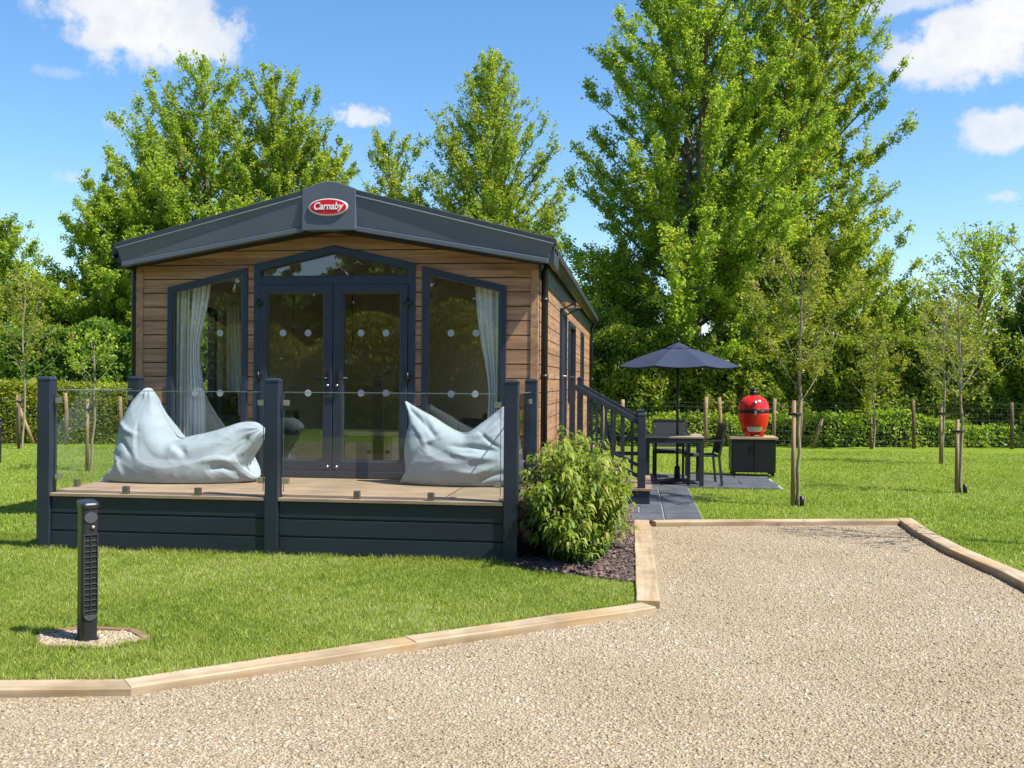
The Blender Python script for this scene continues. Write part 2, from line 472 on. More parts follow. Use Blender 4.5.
for (px, py, rx, ry, dens) in CLOUDS:
    c = ray(px, py).normalized()
    a = c.cross(Vector((0,0,1))).normalized(); b = a.cross(c).normalized()
    dc = math_(nt, 'MAXIMUM', vm('DOT_PRODUCT', DIR, c), .05)
    da = math_(nt, 'DIVIDE', vm('DOT_PRODUCT', DIR, a * (F/rx)), dc)
    db = math_(nt, 'DIVIDE', vm('DOT_PRODUCT', DIR, b * (F/ry)), dc)
    d2 = math_(nt, 'ADD', math_(nt, 'MULTIPLY', da, da), math_(nt, 'MULTIPLY', db, db))
    r = math_(nt, 'ADD', math_(nt, 'SQRT', d2), math_(nt, 'MULTIPLY', edge if rx > 34 else edge_s, .75))
    mr = nt.nodes.new('ShaderNodeMapRange'); mr.interpolation_type = 'SMOOTHSTEP'
    nt.links.new(r, mr.inputs[0]); mr.inputs[1].default_value = 1.08; mr.inputs[2].default_value = .60 if rx > 34 else .15; mr.inputs[3].default_value = 0; mr.inputs[4].default_value = dens
    # only the hemisphere round the cloud
    g = math_(nt, 'GREATER_THAN', vm('DOT_PRODUCT', DIR, c), .3)
    mk = math_(nt, 'MULTIPLY', mr.outputs[0], g)
    total = mk if total is None else math_(nt, 'MAXIMUM', total, mk)
CW = 0.98 / SKYS / 2**EXPO
tone = math_(nt, 'ADD', math_(nt, 'MULTIPLY', math_(nt, 'SUBTRACT', n1, .5), 2.2), math_(nt, 'MULTIPLY', n2, 1.0), True)
cl = mixc(nt, tone, (CW*.74, CW*.80, CW*.90), (CW*1.08, CW*1.07, CW*1.06))
fin = mixc(nt, total, hs.outputs[0], cl)
nt.links.new(fin, bg.inputs['Color'])

sd = bpy.data.lights.new('sun', 'SUN'); sd.energy = 4.3; sd.angle = math.radians(.55); sd.color = (1.0, .945, .86)
so = bpy.data.objects.new('sun', sd); so.rotation_euler = S.to_track_quat('Z', 'Y').to_euler(); so.location = (20, -10, 30)
COL.objects.link(so)

SC.view_settings.view_transform = 'Standard'; SC.view_settings.look = 'None'
SC.view_settings.gamma = 1; SC.view_settings.use_curve_mapping = False
SC.view_settings.exposure = EXPO
SC.cycles.use_denoising = True
SC.cycles.max_bounces = 8; SC.cycles.transparent_max_bounces = 24
SC.cycles.caustics_reflective = False; SC.cycles.caustics_refractive = False
SC.cycles.sample_clamp_indirect = 4.0

# ------------------------------------------------------------------ geometry 2D utils
def in_poly(x, y, poly):
    poly = np.asarray(poly); inside = np.zeros(len(x), bool)
    n = len(poly); j = n-1
    for i in range(n):
        xi, yi = poly[i]; xj, yj = poly[j]
        c = ((yi > y) != (yj > y)) & (x < (xj-xi)*(y-yi)/(yj-yi+1e-12)+xi)
        inside ^= c; j = i
    return inside
def clip_half(poly, a, b, keep_left=True):
    out = []
    def side(p): 
        s_ = (b[0]-a[0])*(p[1]-a[1]) - (b[1]-a[1])*(p[0]-a[0])
        return s_ if keep_left else -s_
    n = len(poly)
    for i in range(n):
        p, q = poly[i], poly[(i+1) % n]; sp, sq = side(p), side(q)
        if sp >= 0: out.append(p)
        if (sp > 1e-9 and sq < -1e-9) or (sp < -1e-9 and sq > 1e-9):
            t = sp/(sp-sq); out.append((p[0]+(q[0]-p[0])*t, p[1]+(q[1]-p[1])*t))
    return out
def area(p): return .5*sum(p[i][0]*p[(i+1)%len(p)][1]-p[(i+1)%len(p)][0]*p[i][1] for i in range(len(p)))
def intersect_convex(poly, clip):
    for i in range(len(clip)):
        poly = clip_half(poly, clip[i], clip[(i+1)%len(clip)], True)
        if len(poly) < 3: return []
    return poly
def subtract_convex(poly, clip):
    res = []; rest = poly
    for i in range(len(clip)):
        a, b = clip[i], clip[(i+1)%len(clip)]
        o = clip_half(rest, a, b, False)
        if len(o) >= 3 and abs(area(o)) > 1e-6: res.append(o)
        rest = clip_half(rest, a, b, True)
        if len(rest) < 3: break
    return res
def boards(outline, holes, pitch, gap, zlo, zhi, u0_, u1_):
    """rows of horizontal boards clipped to a convex outline minus convex holes (ccw)"""
    out = []
    z = zlo
    while z < zhi:
        row = [(u0_, z+gap/2), (u1_, z+gap/2), (u1_, z+pitch-gap/2), (u0_, z+pitch-gap/2)]
        pcs = [intersect_convex(row, outline)]
        for h in holes:
            nxt = []
            for p in pcs:
                if len(p) >= 3: nxt += subtract_convex(p, h)
            pcs = nxt
        out += [p for p in pcs if len(p) >= 3 and abs(area(p)) > 1e-5]
        z += pitch
    return out

# ------------------------------------------------------------------ ground
def sheet(name, poly, z, mat, sub=None):
    n = len(poly)
    r_ = delaunay_2d_cdt([Vector((p[0], p[1])) for p in poly], [(i, (i+1) % n) for i in range(n)], [], 1, 1e-6)
    me = bpy.data.meshes.new(name)
    fs = [tuple(f) for f in r_[2]]; V2 = r_[0]
    def sgn(f): return area([V2[i] for i in f]) > 0
    me.from_pydata([(v.x, v.y, z) for v in V2], [], [f if sgn(f) else tuple(reversed(f)) for f in fs]); me.update()
    o = bpy.data.objects.new(name, me); me.materials.append(mat); COL.objects.link(o)
    return tag(o, kind='structure')

sheet('ground', [(-900,-600),(900,-600),(900,1500),(-900,1500)], -.09, M['soil'])
def xy(v): return (v.x, v.y)
ZS = .015
B = [xy(G(px, py, ZS)) for px, py in ((-90,681),(131,678),(404,637),(636,603))]
SIDE = [(B[3][0], B[3][1]), (.02, 11.15)]
SIDE[0] = (B[3][0], B[3][1])
BK = [xy(G(px, py, ZS)) for px, py in ((634,520.5),(760,520),(912,519.5))]
RT = [xy(G(px, py, ZS)) for px, py in ((912,519.5),(932,533),(966,550.6),(1024,575),(1110,618))]
lawn_poly = [(-60, B[0][1]-.2)] + B[:3] + [B[3], BK[0], BK[1]] + RT + [(RT[-1][0]+4, RT[-1][1]-2.5), (60, RT[-1][1]-3), (60, 70), (-60, 70)]
sheet('lawn', lawn_poly, 0, M['lawn'])
sheet('gravel_drive', [(-14,-4),(14,-4),(14,12.5),(-14,12.5)], -.026, M['gravel'])

# timber sleepers
SLEEP_W = .165
def sleeper(a, b, side, label, top=ZS, mat='sleeper', e0=0.0, e1=0.0, h=.14, mitre=None):
    a = Vector((a[0], a[1], 0)); b = Vector((b[0], b[1], 0)); L = (b-a).length
    t = (b-a).normalized(); ang = math.atan2(t.y, t.x)
    o = MB()
    n = max(4, int(L/.25)); rnd = random.Random(int(L*1000)+int(a.x*77))
    ys = sorted([0, side*SLEEP_W]); prof = [(ys[0], -h), (ys[1], -h), (ys[1], -.006), (ys[1]-.006, 0), (ys[0]+.006, 0), (ys[0], -.006)]
    vs = []; fs = []; k = len(prof)
    for i in range(n+1):
        x = -e0 + (L+e0+e1)*i/n
        j1 = rnd.uniform(-.003, .003); j2 = rnd.uniform(-.002, .002)
        for (y, z) in prof: vs.append((x, y + j1, z + (j2 if z > -.1 else 0)))
    for i in range(n):
        for q in range(k):
            q2 = (q+1) % k; fs.append((i*k+q, i*k+q2, (i+1)*k+q2, (i+1)*k+q))
    fs.append(tuple(range(k))); fs.append(tuple(n*k+q for q in reversed(range(k))))
    o.add(vs, fs)
    ob = o.build('timber_sleeper', M[mat])
    ob.location = (a.x, a.y, top); ob.rotation_euler = (0, 0, ang)
    tag(ob, label, 'sleeper', 'timber sleepers edging the gravel drive')
    return ob
sleeper(B[0], B[1], -1, 'pale timber sleeper at the bottom left, left of the bollard light', e1=.05)
sleeper(B[1], B[2], -1, 'long pale timber sleeper between lawn and gravel, nearest the bollard light', e0=.035, e1=.03, top=ZS+.003)
B3e = B[3]
sleeper(B[2], (B3e[0]+.03, B3e[1]+.005), -1, 'pale timber sleeper whose end forms the outer corner below the shrub', e0=-.001, top=ZS+.006)
sleeper((B3e[0], B3e[1]+.03), (BK[0][0], BK[0][1]), -1, 'pale timber sleeper running away beside the leafy shrub and slate chips', top=ZS+.012)
sleeper((BK[0][0]+.2, BK[0][1]), BK[1], -1, 'timber sleeper across the back of the gravel, at the slate path end', e1=-.003, top=ZS+.012)
sleeper(BK[1], BK[2], -1, 'timber sleeper across the back of the gravel, on the right half to the corner', e0=-.003, e1=-.04, top=ZS+.012)
lab = ['short timber sleeper just after the right back corner of the gravel', 'timber sleeper in the middle of the curved right gravel edge',
       'timber sleeper of the curved right edge, running out of frame', None]
for i in range(3):
    sleeper(RT[i], RT[i+1], -1, lab[i], e0=.0 if i else -.02, e1=.02, top=ZS+.02+.001*i)
sleeper(RT[3], RT[4], -1, 'timber sleeper of the right gravel edge beyond the picture edge', e1=0, top=ZS+.024)

# bed, path, patio
bed_poly = [(-1.02,8.25),(-.55,8.0),(B3e[0]-.02,B3e[1]+.75),(-.02,11.1),(-.02,12.4),(-1.02,12.4)]
sheet('planting_bed', bed_poly, .006, M['bed'])
sheet('slate_path_base', [(-.98,11.2),(.76,11.2),(.76,14.85),(2.14,14.85),(2.14,16.9),(-.98,16.9)], .008, M['joint'])
sl = MB(); rnd = random.Random(3)
def slab(x0, x1, y0, y1):
    g = .010; z = .022 + rnd.uniform(-.002, .002)
    sl.box(x0+g, x1-g, y0+g, y1-g, -.02, z)
y = 11.2; r = 0
while y < 14.8:
    y2 = min(y+.61, 14.85)
    if r % 2 == 0: xs = [-.98,-.55,-.11,.33,.76]
    else: xs = [-.98,-.77,-.33,.11,.55,.76]
    xs = [-.98, -.11, .33, .76] if r % 2 == 0 else [-.98, -.45, .05, .33, .76]
    for i in range(len(xs)-1): slab(xs[i], xs[i+1], y, y2)
    y = y2; r += 1
y = 14.85
for r in range(4):
    y2 = y + .5125
    x = -.98 + (0 if r % 2 else -.35)
    while x < 2.13:
        a = max(x, -.98); b = min(x+.857, 2.14)
        if b - a > .05: slab(a, b, y, y2)
        x += .857
    y = y2
o = sl.build('slate_path', M['slate']); tag(o, kind='structure')

# slate chips in the bed
def rand_in(poly, n, rng):
    p = np.asarray(poly); lo = p.min(0); hi = p.max(0)
    xs = rng.uniform(lo[0], hi[0], n); ys = rng.uniform(lo[1], hi[1], n)
    k = in_poly(xs, ys, poly); return xs[k], ys[k]
def rand_rot(n, rng, tilt):
    """rotation matrices: random yaw and a random tilt"""
    a = rng.uniform(0, 2*np.pi, n); b = rng.normal(0, tilt, n); c = rng.normal(0, tilt, n)
    ca, sa, cb, sb, cc, sc = np.cos(a), np.sin(a), np.cos(b), np.sin(b), np.cos(c), np.sin(c)
    Z0 = np.zeros(n); O1 = np.ones(n)
    Rz = np.stack([np.stack([ca,-sa,Z0],-1), np.stack([sa,ca,Z0],-1), np.stack([Z0,Z0,O1],-1)], 1)
    Rx = np.stack([np.stack([O1,Z0,Z0],-1), np.stack([Z0,cb,-sb],-1), np.stack([Z0,sb,cb],-1)], 1)
    Ry = np.stack([np.stack([cc,Z0,sc],-1), np.stack([Z0,O1,Z0],-1), np.stack([-sc,Z0,cc],-1)], 1)
    return Rz @ Rx @ Ry
OCT = np.array([(1,0,0),(0,1,0),(-1,0,0),(0,-1,0),(0,0,1),(0,0,-1)], float)
OCTF = np.array([(0,1,4),(1,2,4),(2,3,4),(3,0,4),(1,0,5),(2,1,5),(3,2,5),(0,3,5)])
CUB = np.array([(-1,-1,-1),(1,-1,-1),(1,1,-1),(-1,1,-1),(-1,-1,1),(1,-1,1),(1,1,1),(-1,1,1)], float)
CUBF = np.array([(0,3,2,1),(4,5,6,7),(0,1,5,4),(1,2,6,5),(2,3,7,6),(3,0,4,7)])
def stones(name, xs, ys, z, size, flat, mat, rng, tilt=.5, cube=True, jit=.35, fn=None):
    n = len(xs); base = CUB*.62 if cube else OCT; fc = CUBF if cube else OCTF
    k = len(base)
    v = base[None] * (1 + rng.uniform(-jit, jit, (n, k, 3)))
    sx = size * np.clip(rng.lognormal(-.08, .33, n), .5, 2.0); sy = sx * rng.uniform(.55, .95, n); sz = sx * flat * rng.uniform(.6, 1.2, n)
    v = v * np.stack([sx, sy, sz], -1)[:, None, :]
    v = np.einsum('nij,nkj->nki', rand_rot(n, rng, tilt), v)
    v[..., 0] += xs[:, None]; v[..., 1] += ys[:, None]; v[..., 2] += (z + rng.uniform(0, size*.45, n))[:, None]
    f = (fc[None] + (np.arange(n)*k)[:, None, None]).reshape(-1, fc.shape[1])
    lf = np.sin(xs*1.9+np.sin(ys*1.3)*1.7)*np.sin(ys*2.3+np.sin(xs*1.1)*1.5)+.6*np.sin(xs*5.1+2*np.sin(ys*3.7))*np.sin(ys*4.3+xs)
    t = np.clip(rng.beta(2.0, 2.0, n) + .11*lf, 0, 1)
    o = np_mesh(name, v.reshape(-1, 3), f, mat, tint=np.repeat(t, len(fc)))
    return tag(o, kind='stuff')
rng = np.random.default_rng(11)
xs, ys = rand_in(bed_poly, 9000, rng)
stones('slate_chips', xs, ys, .012, .022, .3, M['chip'], rng, .35)
# gravel stones, denser where the camera is near
drive_poly = [(-7, 2.6)] + [(B[0][0]-3, B[0][1]-.12)] + [(p[0]+.02, p[1]-.20) for p in B[:3]] + [(B3e[0]+.22, B3e[1]-.05), (.21, 11.15), (BK[2][0]-.05, BK[2][1]-.2)] + [(p[0]-.2, p[1]-.06) for p in RT[1:]] + [(5.5, 2.6)]
xs, ys = rand_in(drive_poly, 760000, rng)
d = ys*math.cos(YAW) - xs*math.sin(YAW); u = (xs*math.cos(YAW) + ys*math.sin(YAW))/np.maximum(d, .1)
keep = (abs(u) < .56) & (d > 3.3) & (rng.uniform(0, 1, len(xs)) < np.clip((7.2/d)**1.0, .15, 1))
xs, ys, d = xs[keep], ys[keep], d[keep]
stones('gravel_stones', xs, ys, -.030, .0088, .46, M['stone'], rng, .38)
print('stones', len(xs))

# lawn grass blades
def grass(name, xs, ys, hgt, wid, rng, z=0.0, lean=.55):
    n = len(xs)
    a = rng.uniform(0, 2*np.pi, n); h = hgt*rng.uniform(.55, 1.25, n); w = wid*rng.uniform(.7, 1.3, n)
    b = rng.uniform(0, 2*np.pi, n); l = h*np.abs(rng.normal(0, lean, n))
    dx, dy = np.cos(a)*w/2, np.sin(a)*w/2
    lx, ly = np.cos(b)*l, np.sin(b)*l
    V = np.zeros((n, 3, 3))
    V[:,0] = np.stack([xs-dx, ys-dy, np.full(n, z-.003)], -1)
    V[:,1] = np.stack([xs+dx, ys+dy, np.full(n, z-.003)], -1)
    V[:,2] = np.stack([xs+lx, ys+ly, z+h], -1)
    f = np.arange(n*3).reshape(-1, 3)
    # patches by position, not by index order
    p = np.sin(xs*1.7+1.3*np.sin(ys*1.1))*np.sin(ys*1.9+1.1*np.sin(xs*.8))
    p2 = np.sin(xs*9.1+2*np.sin(ys*5.3))*np.sin(ys*8.3+2*np.sin(xs*4.7))
    t = np.clip(rng.beta(1.6, 1.7, n) + .12*p + .08*p2, 0, 1)
    o = np_mesh(name, V.reshape(-1, 3), f, M['grassblade'], tint=t)
    return tag(o, kind='stuff')
lx_, ly_ = [], []
def cull(xs, ys, k, p):
    d = ys*math.cos(YAW) - xs*math.sin(YAW); u = (xs*math.cos(YAW) + ys*math.sin(YAW))/np.maximum(d, .1)
    s_ = (np.abs(u) < .57) & (rng.uniform(0, 1, len(xs)) < np.clip((k/d)**p, 0, 1)); return s_
front_poly = [(-8, B[0][1])] + B[:3] + [(B3e[0]-.02, B3e[1]), (B3e[0]-.02, B3e[1]+.75), (-.55,8.0), (-1.0,8.27), (-1.0,8.46), (-5.42,8.46), (-5.42,9.2), (-9,9.2)]
BOL = G(87, 641)
xs, ys = rand_in(front_poly, 900000, rng)
s_ = cull(xs, ys, 5.6, 1.2); xs, ys = xs[s_], ys[s_]
s_ = ~(((xs-BOL.x)/.33)**2 + ((ys-BOL.y-.03)/.23)**2 < 1); xs, ys = xs[s_], ys[s_]
grass('near_lawn_grass', xs, ys, .024, .0055, rng, 0, .8)
print('grass near', len(xs))
ex, ey = [], []
def edge_tufts(a, b, n, off, w):
    t_ = rng.uniform(0, 1, n); a = np.array(a[:2]); b = np.array(b[:2]); d_ = (b-a)/np.linalg.norm(b-a); nn_ = np.array([-d_[1], d_[0]])
    k_ = off+np.abs(rng.normal(0, w, n)); cl = np.sin(t_*np.linalg.norm(b-a)*9+1.7*np.sin(t_*np.linalg.norm(b-a)*3.1)) > rng.uniform(-1.2, 1, n)
    q_ = a+(b-a)*t_[:, None]+nn_*k_[:, None]; q_ = q_[cl]; ex.append(q_[:, 0]); ey.append(q_[:, 1])
for i in range(3): edge_tufts(B[i], B[i+1], int(900*math.hypot(B[i+1][0]-B[i][0], B[i+1][1]-B[i][1])), -.012, .02)
edge_tufts((-1.0, 8.46), (-5.4, 8.46), 4200, .0, .02)
for i in range(6):
    a_ = math.radians(60*i); b_ = math.radians(60*i+60)
    edge_tufts((BOL.x+.39*math.cos(b_), BOL.y+.03+.26*math.sin(b_)), (BOL.x+.39*math.cos(a_), BOL.y+.03+.26*math.sin(a_)), 420, .0, .02)
grass('edge_grass_tufts', np.concatenate(ex), np.concatenate(ey), .048, .006, rng, 0, .6)
rl = [(1.0,11.4)] 
right_poly = [(.78,11.25),(BK[2][0],BK[2][1]+.02)] + [(p[0]+.02, p[1]+.02) for p in RT] + [(12,6.5),(16,24),(-.9,23.5),(-.9,17),(2.18,17),(2.18,14.82),(.78,14.82)]
xs, ys = rand_in(right_poly, 700000, rng)
s_ = cull(xs, ys, 9.5, 1.3); xs, ys = xs[s_], ys[s_]
grass('right_lawn_grass', xs, ys, .030, .010, rng, 0, .8)
print('grass right', len(xs))
left_poly = [(-5.45,9.0),(-5.45,21.9),(-16,21.0),(-9,9.0)]
xs, ys = rand_in(left_poly, 300000, rng)
s_ = cull(xs, ys, 9.5, 1.2); xs, ys = xs[s_], ys[s_]
grass('left_lawn_grass', xs, ys, .030, .010, rng, 0, .8)

# ------------------------------------------------------------------ the cabin
XC = -3.205; HW = 2.195; XL, XR = XC-HW, XC+HW
YF, YB = 10.3, 21.8
PITCH = .15
ZFL = .51
cab = thing('static_caravan', 'wood clad holiday cabin with dark gabled roof and glazed front doors', 'cabin', (XC, YF, 0))
OFF = Vector((XC, YF, 0))
def place(o):  # parts are modelled in world coordinates; keep them there under the cabin's empty
    o.location = -OFF; return o
def part(mb, name, mat, bevel=0.0, label=None, parent=None):
    o = mb.build(name, mat, parent or cab, bevel, label=label)
    if parent is None: o.location = -OFF
    return o

ZE, ZA = 2.80, 3.42            # wall top at the eaves / ridge
gable = [(XL+.07, .14), (XR-.07, .14), (XR-.07, ZE+.02), (XC, ZA), (XL+.07, ZE+.02)]
XW = -3.185
def winpoly(x0, z0, x1, z1, zb): return [(x0, zb), (x1, zb), (x1, z1), (x0, z0)]
LW = winpoly(XW-1.855, 2.535, XW-.952, 2.745, .60)
RW = winpoly(XW+.952, 2.745, XW+1.845, 2.535, .60)
DW = [(XW-.88, .53), (XW+.88, .53), (XW+.88, 2.775), (XW, 2.975), (XW-.88, 2.775)]
def shrink(poly, d):
    """inset of a convex ccw polygon"""
    n = len(poly); lines = []
    for i in range(n):
        a, b = poly[i], poly[(i+1)%n]
        tx, tz = b[0]-a[0], b[1]-a[1]; L = math.hypot(tx, tz); nx, nz = -tz/L, tx/L
        lines.append(((a[0]+nx*d, a[1]+nz*d), (tx/L, tz/L)))
    out = []
    for i in range(n):
        (p, t), (q, s_) = lines[i-1], lines[i]
        den = t[0]*s_[1]-t[1]*s_[0]
        k = ((q[0]-p[0])*s_[1]-(q[1]-p[1])*s_[0])/den
        out.append((p[0]+t[0]*k, p[1]+t[1]*k))
    return out
holes = [shrink(p, .03) for p in (LW, RW, DW)]
mb = MB()
for p in boards(gable, holes, PITCH, .011, .075, 3.5, XL, XR): mb.prism(p, YF, YF+.02)
part(mb, 'front_wall', M['clad_f'])
mb = MB()
full = [(XL+.02, .1), (XR-.02, .1), (XR-.02, ZE+.05), (XC, ZA+.05), (XL+.02, ZE+.05)]
pcs = [full]
for h in holes:
    nx_ = []
    for p in pcs: nx_ += subtract_convex(p, h)
    pcs = nx_
for p in pcs: mb.prism(p, YF+.014, YF+.06)
part(mb, 'wall_backing', M['cladgap'])
# corner trims
mb = MB()
mb.box(XL, XL+.075, YF-.012, YF+.06, .12, ZE+.03); part(mb, 'corner_trim', M['clad_s']); mb = MB(); mb.box(XR-.075, XR, YF-.012, YF+.06, .12, ZE+.03)
part(mb, 'corner_trim', M['clad_s'])

def ring(poly, inner, y0, y1):
    o = MB(); n = len(poly)
    v = [(p[0], y0, p[1]) for p in poly] + [(p[0], y0, p[1]) for p in inner] + [(p[0], y1, p[1]) for p in poly] + [(p[0], y1, p[1]) for p in inner]
    f = []
    for i in range(n):
        j = (i+1) % n
        f += [(i, j, n+j, n+i), (2*n+i, 3*n+i, 3*n+j, 2*n+j), (i, 2*n+i, 2*n+j, j), (n+i, n+j, 3*n+j, 3*n+i)]
    return o.add(v, f)
def dots(parent, pts, y):
    for (px, py) in pts:
        c = P(px, py, y)
        o = MB(); n = 24
        vs = [(c.x+.037*math.cos(2*PI*k/n), y, c.z+.037*math.sin(2*PI*k/n)) for k in range(n)]
        vs += [(p[0], y+.001, p[2]) for p in vs]
        o.add(vs, [tuple(range(n)), tuple(reversed(range(n, 2*n)))] + [(k, (k+1)%n, n+(k+1)%n, n+k) for k in range(n)])
        o.build('safety_dot', M['dot'], parent)
for poly, nm, dp in ((LW, 'front_window', [(220,333),(195,393),(220,393)]), (RW, 'front_window', [(451,333),(476,333),(451,394),(475,394)])):
    inner = shrink(poly, .062)
    fr = part(ring(poly, inner, YF-.022, YF+.07), nm, M['frame'], .006)
    o = MB(); o.prism(shrink(inner, -.004), YF+.018, YF+.024); o.build('pane', M['winglass'], fr)
    trim_strip = ring(inner, shrink(inner, .014), YF-.004, YF+.016); trim_strip.build('glazing_bead', M['lens'], fr)
    dots(fr, dp, YF+.014)
# door set: outer frame + fanlight + two leaves
ZT0, ZT1 = 2.535, 2.645
dfr = part(ring(DW, shrink(DW, .075), YF-.026, YF+.075), 'door_frame', M['frame'], .006)
mb = MB(); mb.box(XW-.81, XW+.81, YF-.020, YF+.07, ZT0+.02, ZT1); mb.build('transom', M['frame'], dfr)
fan = [(XW-.805, ZT1), (XW+.805, ZT1), (XW+.805, 2.715), (XW, 2.898), (XW-.805, 2.715)]
fl = part(ring(fan, shrink(fan, .012), YF+.0, YF+.02), 'fanlight', M['frame'])
o = MB(); o.prism(fan, YF+.022, YF+.028); o.build('pane', M['winglass'], fl)
for sgn, dp, hx in ((-1, [(283,333),(308,333),(308,393)], 327), (1, [(361,333),(386,333),(361,393),(386,393)], 340)):
    xa, xb = sorted((XW+sgn*.004, XW+sgn*.803)); za, zb_ = .585, ZT0+.018
    out_ = [(xa, za), (xb, za), (xb, zb_), (xa, zb_)]
    inn = [(xa+.098 if sgn > 0 else xa+.075, za+.105), (xb-.075 if sgn > 0 else xb-.098, za+.105), (xb-.075 if sgn > 0 else xb-.098, zb_-.075), (xa+.098 if sgn > 0 else xa+.075, zb_-.075)]
    lf = part(ring(out_, inn, YF-.040, YF+.03), 'patio_door', M['frame'], .005)
    o = MB(); o.prism(shrink(inn, -.004), YF+.006, YF+.012); o.build('pane', M['winglass'], lf)
    ring(inn, shrink(inn, .013), YF-.018, YF+.004).build('glazing_bead', M['lens'], lf)
    dots(lf, dp, YF+.002)
    # lever handle on a back plate
    hxx = XW + sgn*.052; hz = 1.565
    o = MB(); o.box(hxx-.015, hxx+.015, YF-.050, YF-.040, hz-.13, hz+.09, .003)
    o.tube([(hxx, YF-.05, hz), (hxx, YF-.085, hz), (hxx+sgn*.03, YF-.09, hz), (hxx+sgn*.13, YF-.088, hz)], .010, 8)
    o.build('handle', M['black'], lf)
    o = MB(); o.tube([(hxx, YF-.054, hz-.075), (hxx, YF-.05, hz-.075)], .012, 12); o.build('lock_cylinder', M['steel'], lf)
    o = MB(); o.tube([(XW+sgn*.05, YF-.052, .63), (XW+sgn*.05, YF-.04, .63)], .014, 10); o.build('door_bolt', M['steel'], lf)
    for hz in (.85, 1.58, 2.36):
        o = MB(); hx_ = XW+sgn*.812; o.box(hx_-.036, hx_+.036, YF-.062, YF-.041, hz-.02, hz+.02, .004)
        o.tube([(hx_, YF-.058, hz-.05), (hx_, YF-.058, hz+.05)], .011, 8); o.build('hinge', M['black'], lf)
mb = MB(); mb.box(XW-.9, XW+.9, YF-.06, YF+.02, ZFL+.005, .585); part(mb, 'door_threshold', M['frame'], .004)

# roof
RL, RR = XC-2.335, XC+2.335; YFA = 9.98
roof = MB(); th = .06
ze_t = 2.93; za_t = 3.50
for s_ in (-1, 1):
    xe = XC + s_*2.33
    roof.add([(xe, YFA+.06, ze_t), (XC, YFA+.06, za_t), (XC, YB+.25, za_t), (xe, YB+.25, ze_t),
              (xe, YFA+.06, ze_t-th), (XC, YFA+.06, za_t-th), (XC, YB+.25, za_t-th), (xe, YB+.25, ze_t-th)],
             [(0,1,2,3),(7,6,5,4),(0,4,5,1),(2,6,7,3),(3,7,4,0)])
    # tile profile edge along the eaves
    y = YFA+.12
    while y < YB+.2:
        roof.box(min(xe-.02*s_, xe+.05*s_), max(xe-.02*s_, xe+.05*s_), y, y+.2, ze_t-.065, ze_t+.012)
        y += .245
rf = part(roof, 'roof', M['roof'])
o = MB(); o.prism([(XC-.07, za_t-.03), (XC+.07, za_t-.03), (XC, za_t+.03)], YFA+.1, YB+.2); o.build('ridge_cap', M['roof_edge'], rf)
# fascia: verge cap, broad band, bottom lip, crown piece with the oval badge
XCW = XC; XC = XC + .06
def zt(x): return 3.575 - abs(x-XC)*(3.575-2.985)/2.31      # top edge of the fascia
def zb(x): return 3.125 - abs(x-XC)*(3.125-2.735)/2.24
CWD = .275
for s_ in (-1, 1):
    f_ = MB()
    xi, xo = XC+s_*CWD, XC+s_*2.27
    # verge cap
    f_.prism([(xi, zt(xi)-.055), (xi, zt(xi)), (XC+s_*2.345, zt(XC+s_*2.345)), (XC+s_*2.345, zt(XC+s_*2.345)-.06)], YFA-.016, YFA+.10)
    part(f_, 'verge_cap', M['roof_edge'], .008)
    f_ = MB()
    f_.add([(xi, YFA-.012, zt(xi)-.055), (xo+s_*.045, YFA-.012, zt(xo)-.058), (xo, YFA+.02, zb(xo)+.055), (xi, YFA+.02, zb(xi)+.055),
            (xi, YFA+.06, zt(xi)-.055), (xo+s_*.045, YFA+.06, zt(xo)-.058), (xo, YFA+.06, zb(xo)+.055), (xi, YFA+.06, zb(xi)+.055)],
           [(0,1,2,3),(7,6,5,4),(0,4,5,1),(1,5,6,2),(2,6,7,3),(3,7,4,0)])
    part(f_, 'fascia_board', M['anthracite'], .006)
    f_ = MB(); f_.prism([(xi, zt(xi)-.072), (xi, zt(xi)-.056), (xo+s_*.05, zt(xo)-.064), (xo+s_*.05, zt(xo)-.076)], YFA-.019, YFA+.05)
    part(f_, 'fascia_highlight', M['trim_strip'], .004)  # thin pale strip painted as the highlight along the upper fascia
    f_ = MB(); f_.prism([(xi, zb(xi)), (xi, zb(xi)+.052), (xo-s_*.005, zb(xo)+.052), (xo-s_*.005, zb(xo))], YFA+.0, YFA+.07)
    part(f_, 'fascia_lip', M['anthracite'], .008)
    # boxed end of the roof return
    f_ = MB(); f_.box(min(xo, xo+s_*.05), max(xo, xo+s_*.05), YFA+.04, YF+.3, 2.72, 2.90); part(f_, 'eaves_return', M['roof_edge'])
cr = MB()
zc_ = zt(XC+CWD)
top = [(XC-CWD-.01, zc_+.006), (XC-.19, 3.546), (XC-.09, 3.580), (XC, 3.592), (XC+.09, 3.580), (XC+.19, 3.546), (XC+CWD+.01, zc_+.006)]
cr.prism([(XC+CWD+.01, 3.085), (XC-CWD-.01, 3.085)] + top, YFA-.022, YFA+.09)
crown = part(cr, 'roof_crest', M['anthracite'], .008)
bz = 3.322; bx = XC+.0
def ell(rx, rz, y0, y1, n=48):
    o = MB(); vs = []
    for y, k in ((y1, 1.0), (y0+.004, 1.0), (y0, .965)):
        vs += [(bx+rx*k*math.cos(2*PI*i/n), y, bz+rz*k*math.sin(2*PI*i/n)) for i in range(n)]
    fs = [tuple(2*n+i for i in range(n))]
    for r_ in range(2):
        for i in range(n): fs.append((r_*n+i, r_*n+(i+1)%n, (r_+1)*n+(i+1)%n, (r_+1)*n+i))
    return o.add(vs, fs)
badge = part(ell(.212, .092, YFA-.033, YFA-.021), 'badge', M['steel'])
ell(.203, .085, YFA-.039, YFA-.032).build('badge_rim', M['white'], badge)
